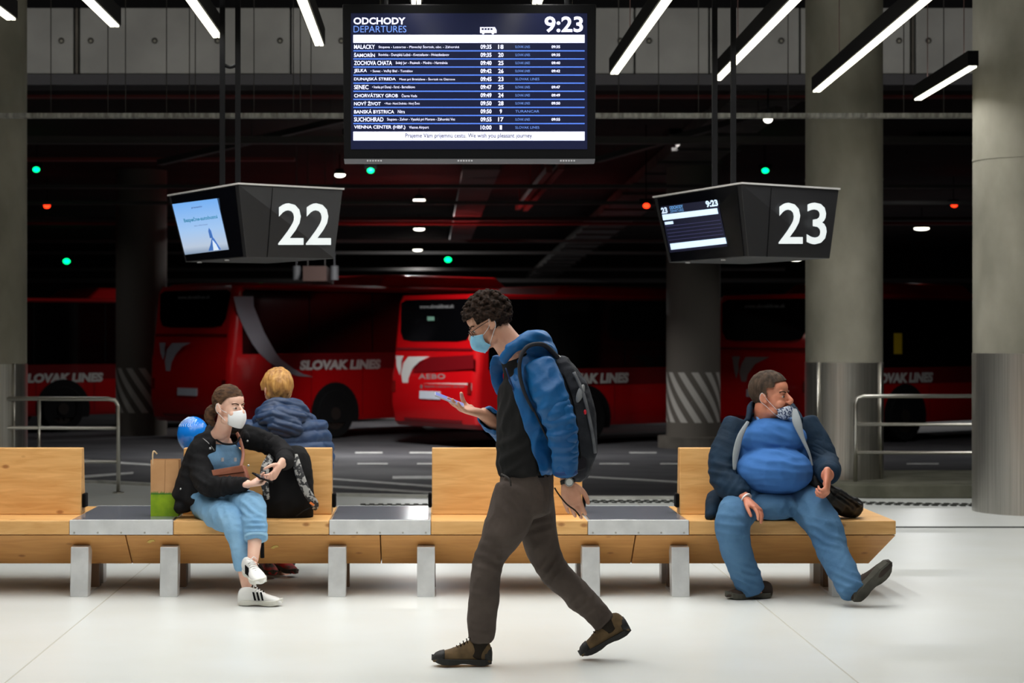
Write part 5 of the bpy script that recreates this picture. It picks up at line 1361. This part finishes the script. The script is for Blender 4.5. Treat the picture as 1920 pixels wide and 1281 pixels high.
    limb(mb, [P(1448, 900, 11.72), P(1448, 930, 11.72)], [(.20, .15), (.215, .155)], hint=f)
    limb(mb, [P(1410, 932, 11.66), P(1390, 950, 11.50), P(1374, 980, 11.36), P(1378, 1022, 11.35), P(1392, 1062, 11.38), P(1409, 1106, 11.42)], [(.12, .10), (.115, .102), (.104, .098), (.092, .088), (.086, .082), (.080, .076)])
    limb(mb, [P(1486, 932, 11.66), P(1518, 952, 11.50), P(1545, 988, 11.36), P(1562, 1035, 11.27), P(1582, 1075, 11.17), P(1600, 1110, 11.08)], [(.12, .10), (.115, .105), (.104, .096), (.090, .086), (.084, .080), (.078, .074)])
    mb.ell(P(1448, 948, 11.54), (.17, .17, .085))
    me = remesh(mb, .0075, 4)
    cr = [(P(1372, 990, 11.25), (.2, 0, 1), .05, .10, .008), (P(1405, 1085, 11.32), (.3, 0, 1), .045, .09, .012), (P(1545, 1000, 11.25), (.4, 0, 1), .05, .11, .010), (P(1592, 1090, 11.0), (.5, 0, 1), .04, .10, .012),
          (P(1500, 955, 11.5), (.7, -.2, .5), .06, .12, .010), (P(1405, 955, 11.5), (-.5, 0, .7), .05, .10, .008)]
    displace(me, cloth(.007, 7, cr))
    T = child_mesh('jeans', me, M_jean, R)
    mb = MB(); mb.tube([P(1450, 935, 11.565), P(1449, 952, 11.55), P(1446, 965, 11.56)], .004, n=6, k=3); mb.build('fly_seam', mat('dark denim seam', (48, 68, 90)), T, smooth=True)
    # shoes
    h = P(1447, 1124, 11.47); h.z = .004
    shoe(R, h, h+Vector((-1, -.25, 0)), (0, 0, 1), .29, .115, M_bsho, M_gsole, M_lace, height=.10, sole_h=.03)
    h = P(1603, 1138, 11.06); h.z = .03
    shoe(R, h, h+Vector((.72, .10, .66)), (-.60, .70, .40), .31, .122, M_bsho, M_gsole, M_lace, height=.11, sole_h=.034)
    # hair
    def keep(p):
        if p.y > .05: return p.z > .074+.25*(p.y-.05) and abs(p.x) < .066
        if p.y > .012: return p.z > .048
        if p.y > -.012: return p.z > -.002
        return p.z > -.045
    me = hair_shell(H, keep, grow=.011, vox=.0045, iters=1, bumps=lambda c, n: float(.0035*noise.noise(Vector((c.x*60, c.y*60, c.z*20)))+.0015*noise.noise(c*180)))
    child_mesh('hair', me, mat('grey brown hair', (80, 64, 52), rough=.85, col2=(48, 39, 32), scale=40, stretch=(1, 1, .3)), R)
    face_mask(H, R, spot_mat('patterned mask', (196, 204, 218), (52, 66, 104), 95, .45), top_z=-.046, bot_z=-.118, wide=.056, puff=.016, m_loop=mat('white loop', (230, 232, 235)))
    mb = MB(); c = P(1399, 936, 11.39); ax = (P(1437, 968, 11.27)-c).normalized(); mb.cyl(c-ax*.004, c+ax*.004, .038, 24); mb.build('bracelet', mat('white bracelet', (225, 225, 225)), R, auto=30)
    return R
OM = old_man()
# black shoulder bag lying beside him
mb = MB()
mb.loft([P(1528, 900, 11.55), P(1548, 930, 11.60), P(1578, 945, 11.66), P(1600, 952, 11.70)], [(.05, .04), (.08, .06), (.08, .065), (.055, .06)], hint=(0, 0, 1), n=18, k=5, power=2.6)
mb.loft([P(1535, 910, 11.55), P(1570, 925, 11.62), P(1603, 945, 11.66)], [(.05, .02), (.08, .022), (.08, .02)], hint=(0, 0, 1), n=16, k=5)
me = remesh(mb, .006, 3); displace(me, cloth(.010, 9, [(P(1570, 940, 11.55), (.6, 0, .8), .045, .10, .010)]))
bg = root('shoulder_bag', P(1575, 968, 11.66), 'black shoulder bag on the last bench under the older man\'s left hand', 'bag')
child_mesh('bag_body', me, mat('black bag cloth', (22, 22, 23), rough=.6, col2=(14, 14, 15), scale=20), bg)
mb = MB(); mb.loft([P(1552, 915, 11.42), P(1540, 915, 11.50), P(1528, 900, 11.58), P(1520, 880, 11.70)], [(.012, .004)]*4, hint=(1, 0, 0), n=8, k=4); mb.build('strap', M_black, bg, smooth=True)

# ------------------------------------------------------------------ seated young woman
M_bj = mat('black jacket', (26, 25, 27), rough=.85, col2=(17, 17, 19), scale=8, bump=.5, bscale=20)
def woman():
    f = Vector((.62, -.78, 0)).normalized()
    R = root('person', (P(430, 1130, 11.5).x, 11.5, 0), 'young woman in black jacket, light jeans and white mask seated cross legged', 'person')
    H = Head(P(430, 764, 11.56), (.78, -.62, -.03), (.02, 0, 1), 1.03)
    body = MB(); add_head(body, H, P(410, 822, 11.68), .048)
    limb(body, [P(385, 930, 11.74), P(392, 900, 11.72), P(405, 850, 11.70), P(412, 822, 11.68)], [(.16, .12), (.125, .10), (.15, .10), (.09, .07)], hint=f, shrink=.015)
    rA = [P(375, 838, 11.66), P(378, 880, 11.58), P(392, 912, 11.47), P(430, 910, 11.36), P(466, 908, 11.28)]
    lA = [P(468, 815, 11.72), P(500, 830, 11.72), P(532, 850, 11.66), P(534, 865, 11.52), P(526, 872, 11.42)]
    limb(body, rA, [.05, .045, .038, .032, .025]); limb(body, lA, [.05, .045, .038, .032, .025])
    w = P(468, 908, 11.27); hand(body, w, Vector((.96, -.05, .12)), Vector((.1, -.2, .95)), -1, curl=(.35, .4, .5, .6), tc=.4, s=.92, thumb_out=.7)
    w = P(525, 872, 11.40); hand(body, w, Vector((-.35, -.45, -.62)), Vector((-.75, .3, .2)), -1, curl=(.55, .6, .62, .7), tc=.45, s=.95, thumb_out=.85)
    rL = [P(388, 938, 11.70), P(415, 965, 11.45), P(442, 985, 11.24), P(452, 1040, 11.20), P(463, 1100, 11.18)]
    lL = [P(405, 935, 11.70), P(445, 945, 11.48), P(474, 948, 11.26), P(478, 1000, 11.16), P(474, 1052, 11.08)]
    limb(body, rL, [.065, .055, .042, .040, .031]); limb(body, lL, [.065, .055, .045, .043, .031])
    body.ell(P(470, 1122, 11.14), (.06, .035, .03)); body.ell(P(475, 1065, 11.05), (.035, .05, .035))
    child_mesh('body', remesh(body, .004, 3), M_skin3, R); add_eyes(H, R)
    # denim dungaree top
    mb = MB(); limb(mb, [P(390, 930, 11.74), P(396, 900, 11.72), P(410, 855, 11.69), P(414, 838, 11.68)], [(.165, .13), (.145, .12), (.16, .125), (.12, .09)], hint=f)
    me = remesh(mb, .008, 4); displace(me, cloth(.005, 8)); S = child_mesh('dungarees_top', me, denim('mid denim', (96, 134, 168), (112, 150, 182)), R)
    mb = MB()
    for x in (417, 441): q = P(x, 862, 11.52); mb.box(q, (.016, .008, .022), rz=.6)
    mb.build('buckle', mat('buckle', (200, 205, 210), rough=.3, metal=.7), S)
    mb = MB(); mb.tube([P(402, 822, 11.62), P(418, 832, 11.555), P(440, 832, 11.53), P(450, 820, 11.57)], .006, n=8, k=4); mb.build('undershirt_neckline', M_bj, R, smooth=True)
    # jacket
    mb = MB()
    limb(mb, [P(374, 935, 11.73), P(382, 900, 11.72), P(400, 855, 11.70), P(412, 825, 11.71)], [(.175, .14), (.165, .13), (.175, .13), (.12, .09)], hint=f)
    limb(mb, [P(385, 825, 11.68)]+rA[1:4]+[P(462, 908, 11.29)], [.075, .072, .066, .054, .042]); limb(mb, [P(458, 818, 11.72)]+lA[1:4]+[P(529, 869, 11.45)], [.072, .066, .060, .052, .042])
    mb.loft([P(362, 925, 11.72), P(345, 945, 11.66), P(336, 952, 11.62)], [(.08, .07), (.06, .06), (.035, .04)], hint=(0, -1, 0), n=14)
    mb.loft([P(396, 835, 11.58), P(388, 815, 11.68), P(398, 803, 11.80), P(425, 803, 11.84), P(450, 806, 11.76), P(462, 820, 11.62)], [(.018, .03)]*6, hint=(0, 0, 1), n=12, k=4)
    me = remesh(mb, .007, 4)
    Lx = [(790, 402), (815, 402), (830, 404), (870, 406), (930, 410), (985, 415)]; Rx = [(790, 446), (815, 448), (840, 452), (870, 460), (905, 470), (985, 480)]
    def ip(T_, y):
        for (ya, xa), (yb, xb) in zip(T_[:-1], T_[1:]):
            if ya <= y <= yb: return xa+(xb-xa)*(y-ya)/(yb-ya)
        return None
    def pred(c, n):
        x, y = pix(c)
        if c.y > 11.74 or y < 800 or y > 898: return False
        for k in range(4):
            a, b = rA[k], rA[k+1]; t = max(0, min(1, (c-a).dot(b-a)/(b-a).length_squared))
            if k >= 1 and (c-a.lerp(b, t)).length < .085: return False
        a, b = ip(Lx, y), ip(Rx, y)
        return a is not None and a < x < b
    me = cut_open(me, pred, .007, 4)
    displace(me, cloth(.008, 8, [(rA[2], (.5, 0, 1), .05, .09, .010), (rA[3], (1, 0, .1), .045, .08, .008), (lA[1], (1, 0, -.4), .045, .08, .008), (P(365, 880, 11.6), (.2, 0, 1), .06, .10, .008)]))
    J = child_mesh('jacket', me, M_bj, R)
    mb = MB()
    for q in (P(394, 841, 11.55), P(464, 827, 11.60), P(339, 917, 11.60), P(466, 873, 11.58)): mb.ell(q, (.007, .007, .007), n=10, m=8)
    mb.build('snap_button', mat('snap', (205, 205, 205), rough=.3, metal=.7), J, smooth=True)
    mb = MB(); mb.tube([P(380, 822, 11.60), P(392, 832, 11.57), P(402, 845, 11.56)], .0025, n=6, k=3); mb.build('zip', mat('silver zip', (150, 150, 150), metal=.6, rough=.4), J, smooth=True)
    # jeans with turned up hems
    mb = MB()
    limb(mb, [P(386, 912, 11.73), P(386, 938, 11.71)], [(.155, .12), (.165, .125)], hint=f)
    limb(mb, [P(385, 945, 11.68), P(412, 962, 11.48), P(438, 980, 11.28), P(450, 1020, 11.21), P(458, 1066, 11.19)], [(.10, .10), (.098, .098), (.084, .082), (.062, .060), (.056, .052)])
    limb(mb, [P(405, 940, 11.70), P(442, 946, 11.50), P(472, 948, 11.28), P(478, 980, 11.18), P(480, 1008, 11.14)], [(.10, .10), (.092, .09), (.080, .078), (.070, .068), (.066, .062)])
    me = remesh(mb, .007, 4)
    displace(me, cloth(.006, 8, [(P(470, 955, 11.2), (.5, 0, .8), .04, .08, .009), (P(480, 990, 11.1), (0, 0, 1), .03, .06, .007), (P(430, 975, 11.3), (.9, 0, .3), .05, .09, .007), (P(400, 975, 11.5), (.9, 0, .3), .05, .09, .006)]))
    T = child_mesh('jeans', me, M_jean2, R)
    mb = MB(); mb.cyl(P(480, 1002, 11.15), P(480, 1011, 11.135), .068, 28); mb.build('hem', denim('hem', (150, 190, 216), (130, 172, 204)), T, bevel=.004, auto=40)
    M_ws = mat('white leather', (232, 231, 228), rough=.5); M_wsole = mat('off white sole', (220, 218, 208), rough=.7)
    h = P(446, 1137, 11.14); h.z = .004; shoe(R, h, h+Vector((1, -.12, 0)), (0, 0, 1), .258, .092, M_ws, M_wsole, M_ws, height=.105, stripes=M_black, label='white trainer with black stripes flat on the floor')
    h = P(462, 1072, 11.14); shoe(R, h, h+Vector((.42, -.85, -.20)), (-.10, -.22, .95), .25, .092, M_ws, M_wsole, M_ws, height=.105, stripes=M_black, label='white trainer hanging from the crossed leg')
    # hair pulled back into a low knot
    def keep(p):
        if p.y > .045: return p.z > .070-.15*abs(p.x)
        if p.y > .0: return p.z > .006+1.15*(p.y)
        if p.y > -.03: return p.z > .012
        return p.z > -.055
    def extra(mb):
        mb.loft([H(.0, -.09, -.01), H(.02, -.125, -.03), H(.03, -.125, -.07), H(.02, -.11, -.10)], [(.03, .03), (.036, .036), (.032, .032), (.018, .018)], hint=H.r, n=14, k=4)
    me = hair_shell(H, lambda p: keep(p) or (p.y < -.09), grow=.008, vox=.0045, iters=1, extra=extra, bumps=lambda c, n: float(.003*noise.noise(Vector((c.x*30, c.y*30, c.z*70)))+.0015*noise.noise(c*150)))
    child_mesh('hair', me, mat('light brown hair', (94, 68, 48), rough=.8, col2=(48, 34, 26), scale=26, stretch=(1, 1, 2.2)), R)
    face_mask(H, R, mat('white mask', (236, 238, 240), rough=.8), top_z=-.010, bot_z=-.115, wide=.060, cone=True, m_loop=mat('white loop', (230, 232, 235)))
    return R
YW = woman()
# brown shoulder bag across her front
hb = root('handbag', P(428, 905, 11.45), 'small brown leather shoulder bag across the young woman\'s lap', 'bag')
M_lea = mat('tan leather', (150, 90, 66), rough=.5, col2=(128, 74, 54), scale=12)
mb = MB(); sl = [P(397, 882, 11.46), P(455, 872, 11.40), P(464, 898, 11.38), P(402, 900, 11.44)]
nn = (sl[1]-sl[0]).cross(sl[2]-sl[0]).normalized(); nn = nn if nn.y > 0 else -nn
mb.prism(sl, nn*.055); mb.build('bag_body', M_lea, hb, bevel=.010)
mb = MB(); mb.prism([sl[0]-nn*.004, sl[1]-nn*.004, sl[1].lerp(sl[2], .5)-nn*.006, sl[0].lerp(sl[3], .6)-nn*.006], nn*.004); mb.build('flap', M_lea, hb, bevel=.002)
mb = MB(); mb.loft([P(452, 874, 11.45), P(456, 850, 11.52), P(450, 825, 11.56), P(444, 812, 11.62)], [(.010, .003)]*4, hint=(0, 1, 0), n=8, k=4); mb.build('strap', M_lea, hb, smooth=True)
# her phone
pc = P(492, 896, 11.24); ph2 = root('mobile_phone', pc, 'dark mobile phone in the young woman\'s hands', 'phone')
Rm = Matrix.Rotation(1.05, 3, 'Z')@Matrix.Rotation(.25, 3, 'Y')@Matrix.Rotation(.45, 3, 'X'); mb = MB(); mb.box(pc, (.135, .070, .009), M=Rm); mb.build('case', M_black, ph2, bevel=.003)
mb = MB(); mb.box(pc+Rm@Vector((0, 0, .0055)), (.125, .062, .001), M=Rm); mb.build('screen', mat('dark screen', (30, 34, 50), rough=.1), ph2)

# ------------------------------------------------------------------ woman on the far side
def far_woman():
    f = Vector((-.35, .94, 0)).normalized()
    R = root('person', (P(535, 1090, 12.5).x, 12.5, 0), 'person with short blond hair and hooded navy puffer jacket seated facing away', 'person')
    H = Head(P(520, 732, 12.52), (-.42, .90, -.05), (0, 0, 1), 1.05)
    M_pf = mat('navy puffer', (46, 76, 116), rough=.55, col2=(34, 60, 98), scale=6, bump=.1, bscale=60)
    body = MB(); add_head(body, H, P(528, 790, 12.48), .05)
    limb(body, [P(535, 915, 12.35), P(535, 880, 12.38), P(533, 810, 12.45)], [(.17, .12), (.16, .12), (.15, .09)], hint=f)
    for s in (-1, 1):
        sx = 60*s
        limb(body, [P(535+sx*.9, 800, 12.46), P(535+sx*1.05, 860, 12.50), P(535+sx*.9, 900, 12.66), P(535+sx*.3, 905, 12.80)], [.05, .045, .035, .028])
        wv = P(535+sx*.3, 905, 12.80); hand(body, wv, Vector((-s*.8, .4, -.1)), Vector((0, 0, -1)), s, s=.95)
        limb(body, [P(535+sx*.5, 918, 12.4), P(535+sx*.5, 925, 12.85), P(522+sx*.35, 1040, 12.75), P(518+sx*.2, 1085, 12.55)], [.085, .065, .05, .035])
    child_mesh('body', remesh(body, .006, 3), M_skin, R)
    # puffer jacket with quilted rolls
    mb = MB()
    limb(mb, [P(535, 915, 12.36), P(535, 885, 12.38), P(535, 840, 12.42), P(535, 800, 12.45), P(533, 775, 12.46)], [(.25, .17), (.25, .18), (.255, .18), (.235, .16), (.14, .12)], hint=(0, -1, 0))
    for s in (-1, 1):
        sx = 60*s; limb(mb, [P(535+sx*.85, 800, 12.46), P(535+sx*1.12, 850, 12.50), P(535+sx*1.0, 895, 12.62), P(535+sx*.45, 903, 12.76)], [.095, .085, .075, .06])
    me = remesh(mb, .009, 4)
    def quilt(co, n):
        t = (co.z+.012*noise.noise(co*6))/.072; v = abs(sin(pi*t))**.45
        return float(.018*(v-.7)+.004*noise.noise(co*22))
    displace(me, quilt); J = child_mesh('puffer_jacket', me, M_pf, R)
    mb = MB()
    mb.ell(P(528, 782, 12.33), (.165, .10, .075)); mb.ell(P(535, 800, 12.27), (.12, .055, .07), Matrix.Rotation(.15, 3, 'Y'))
    mb.loft([P(482, 788, 12.40), P(495, 768, 12.38), P(525, 758, 12.36), P(560, 762, 12.38), P(578, 785, 12.40)], [(.03, .035), (.04, .04), (.045, .045), (.04, .04), (.03, .035)], hint=(0, -1, 0), n=14, k=4)
    me = remesh(mb, .007, 4)
    displace(me, lambda co, n: float(.012*abs(sin(pi*(co.z*1.0+.35*abs(co.x+.98)+.01*noise.noise(co*8))/.045))**.5-.008+.006*noise.noise(co*24)))
    child_mesh('hood', me, mat('navy hood', (38, 64, 100), rough=.5, col2=(28, 50, 84), scale=8), R)
    # short blond hair
    def keep(p): return p.z > (-.070 if p.y < .0 else (.0 if p.y < .05 else .06))
    def extra(mb):
        H.E(mb, (0, -.045, .03), (.086, .085, .088)); H.E(mb, (0, -.02, -.02), (.078, .085, .055)); H.E(mb, (-.05, .02, .03), (.045, .06, .06))
    me = hair_shell(H, keep, grow=.016, vox=.0055, iters=2, extra=extra, bumps=lambda c, n: float(.007*noise.noise(Vector((c.x*42, c.y*42, c.z*13)))+.003*noise.noise(Vector((c.x*120, c.y*120, c.z*40)))))
    child_mesh('hair', me, mat('blond hair', (214, 162, 88), rough=.55, col2=(160, 108, 56), scale=40, stretch=(1, 1, .25)), R)
    mb = MB()
    for s in (-1, 1):
        sx = 60*s; limb(mb, [P(535+sx*.5, 918, 12.4), P(535+sx*.5, 925, 12.85), P(522+sx*.38, 1030, 12.78), P(518+sx*.25, 1072, 12.6)], [.10, .08, .06, .05])
    me = remesh(mb, .009, 4); child_mesh('trousers', me, mat('dark trousers', (40, 42, 50), rough=.9), R)
    Mr = mat('red trainer', (206, 40, 40), rough=.6, col2=(60, 50, 50), scale=16)
    h = P(492, 1076, 12.56); h.z = .05; shoe(R, h, Vector((h.x+.10, h.y-.26, .012)), (0, .1, 1), .25, .09, Mr, M_gsole, M_lace, height=.095)
    h = P(515, 1076, 12.60); h.z = .05; shoe(R, h, Vector((h.x+.16, h.y-.22, .012)), (0, .1, 1), .25, .09, Mr, M_gsole, M_lace, height=.095)
    return R
FW = far_woman()

# ------------------------------------------------------------------ things on the benches
M_bk = mat('black pack cloth', (20, 19, 20), rough=.85, col2=(13, 13, 14), scale=9)
M_leaf = spot_mat('leaf patterned strap', (40, 40, 42), (158, 156, 152), 46, .46)
bk = root('backpack', (P(540, 975, 11.72).x, 11.72, .449), 'black backpack with leaf patterned straps standing on the bench beside the young woman', 'backpack')
mb = MB(); zt = P(540, 850, 11.7).z
cx = P(540, 975, 11.72).x
mb.loft([(cx, 11.73, .46), (cx, 11.72, .55), (cx-.002, 11.74, .70), (cx-.002, 11.77, .80), (cx, 11.79, zt-.04)], [(.150, .085), (.156, .10), (.148, .10), (.13, .085), (.10, .055)], hint=(0, -1, 0), n=26, k=5, power=3.0, capf=.5)
me = remesh(mb, .007, 3); displace(me, cloth(.006, 8))
for v in me.vertices:
    if v.co.z < .4495: v.co.z = .4495
child_mesh('pack_body', me, M_bk, bk)
for pts in ([P(512, 852, 11.70), P(498, 875, 11.56), P(496, 905, 11.54), P(502, 935, 11.56)], [P(552, 855, 11.68), P(562, 890, 11.575), P(574, 920, 11.56), P(590, 945, 11.57), P(589, 955, 11.6)]):
    mb = MB(); mb.loft(pts, [(.022, .008), (.026, .008)]+[(.024, .008)]*(len(pts)-3)+[(.014, .006)], hint=(0, -1, 0), n=12, k=5, power=3); mb.build('shoulder_strap', M_leaf, bk, smooth=True)
mb = MB(); mb.tube([P(525, 852, 11.72), P(532, 846, 11.70), P(540, 852, 11.72)], .006, n=8, k=4); mb.build('grab_handle', M_bk, bk, smooth=True)
mb = MB(); mb.loft([P(588, 950, 11.58), P(570, 958, 11.56), P(556, 968, 11.57)], [(.012, .003)]*3, hint=(0, 0, 1), n=8, k=4); mb.build('webbing', M_bk, bk, smooth=True)
mb = MB(); mb.loft([P(495, 930, 11.55), P(492, 970, 11.47), P(491, 990, 11.46), P(492, 1046, 11.46)], [(.012, .003)]*4, hint=(0, -1, 0), n=8, k=4); mb.build('hanging_webbing', M_bk, bk, smooth=True)
mb = MB(); mb.box(P(585, 945, 11.555), (.03, .008, .012), M=Matrix.Rotation(.6, 3, 'Y')); mb.build('orange_tag', mat('orange tag', (224, 120, 50)), bk)
# paper bag on the table
x0, x1 = X(286, 11.8), X(338, 11.8); xm = (x0+x1)/2; z0 = .4535; yb = 11.72
pb = root('paper_bag', (xm, yb+.05, z0), 'brown paper carrier bag with a green lower part standing on the side table', 'bag')
zT = EYE-(862-CY)/F*11.75
def bagring(z, k=1.0): 
    w = (x1-x0)/2*k; return [Vector((xm-w, yb, z)), Vector((xm+w, yb, z)), Vector((xm+w*1.0, yb+.055*k, z)), Vector((xm+w, yb+.11, z)), Vector((xm-w, yb+.11, z)), Vector((xm-w*1.0, yb+.055*k, z))]
def bagpart(za, zb, top_=False, k=1.0):
    mb = MB(); a = bagring(za, k); b = bagring(zb, k); n = 6
    mb.add(a+b, [(i, (i+1) % n, n+(i+1) % n, n+i) for i in range(n)]+([tuple(range(n-1, -1, -1))] if not top_ else [])); return mb
zg = EYE-(926-CY)/F*11.72
mb = bagpart(zg, zT, True); o = mb.build('paper_upper', mat('kraft paper', (206, 158, 112), rough=.85, col2=(194, 146, 100), scale=8, bump=.1, bscale=30), pb); so = o.modifiers.new('s', 'SOLIDIFY'); so.thickness = .002
mb = bagpart(z0, zg); mb.build('green_lower', mat('green print', (150, 184, 20), rough=.75, col2=(120, 160, 20), scale=14), pb)
mb = MB(); rnd = random.Random(5); x = x0
while x < x1-.008: mb.add([Vector((x, yb-.001, zg-.004)), Vector((x+.010, yb-.001, zg-.004)), Vector((x+.005, yb-.001, zg+rnd.uniform(.006, .018)))], [(0, 1, 2)]); x += .0075
mb.build('green_fringe', mat('dark green print', (70, 130, 40), rough=.75), pb)
mb = MB(); mb.tube([(x0+.012, yb+.004, zT-.03), (x0+.012, yb+.002, zT+.03), (x0+.018, yb+.004, zT+.052), (x0+.035, yb+.02, zT+.035)], .0045, n=8, k=4); mb.build('handle', mat('twisted paper', (220, 190, 150), rough=.8), pb, smooth=True)
mb = MB(); mb.tube([(xm, yb-.001, zg+.01), (xm+.004, yb-.001, zT)], .001, n=4); mb.build('crease', mat('crease', (170, 124, 84)), pb)
# blue balloon behind the young woman
bc = P(362, 815, 12.28)
bl = root('balloon', bc, 'shiny blue balloon with fine white lines behind the young woman', 'balloon')
mb = MB(); mb.ell(bc, (.100, .100, .114), n=36, m=26); mb.ell(bc+Vector((0, 0, -.118)), (.012, .012, .012), n=12, m=8)
mb.build('balloon_skin', mat('balloon blue', (20, 128, 232), rough=.18, coat=.5), bl, smooth=True)
mb = MB()
for k in range(9):
    a0 = radians(-80+k*11); pts = []
    for j in range(9):
        th = radians(16+j*6); a = a0+.25*sin(j*.7)
        pts.append(bc+Vector((.100*sin(th)*sin(a)+.02*0, -.101*sin(th)*cos(a), .115*cos(th))))
    mb.tube(pts, .0014, n=5)
mb.build('printed_lines', mat('white print', (210, 230, 250)), bl, smooth=True)
mb = MB(); mb.tube([bc+Vector((0, 0, -.12)), bc+Vector((.01, -.01, -.2)), Vector((bc.x+.0, bc.y-.0, .452))], .0015, n=5, k=4); mb.build('string', mat('red string', (200, 60, 60)), bl, smooth=True)
# fallen leaves stuck on the wood
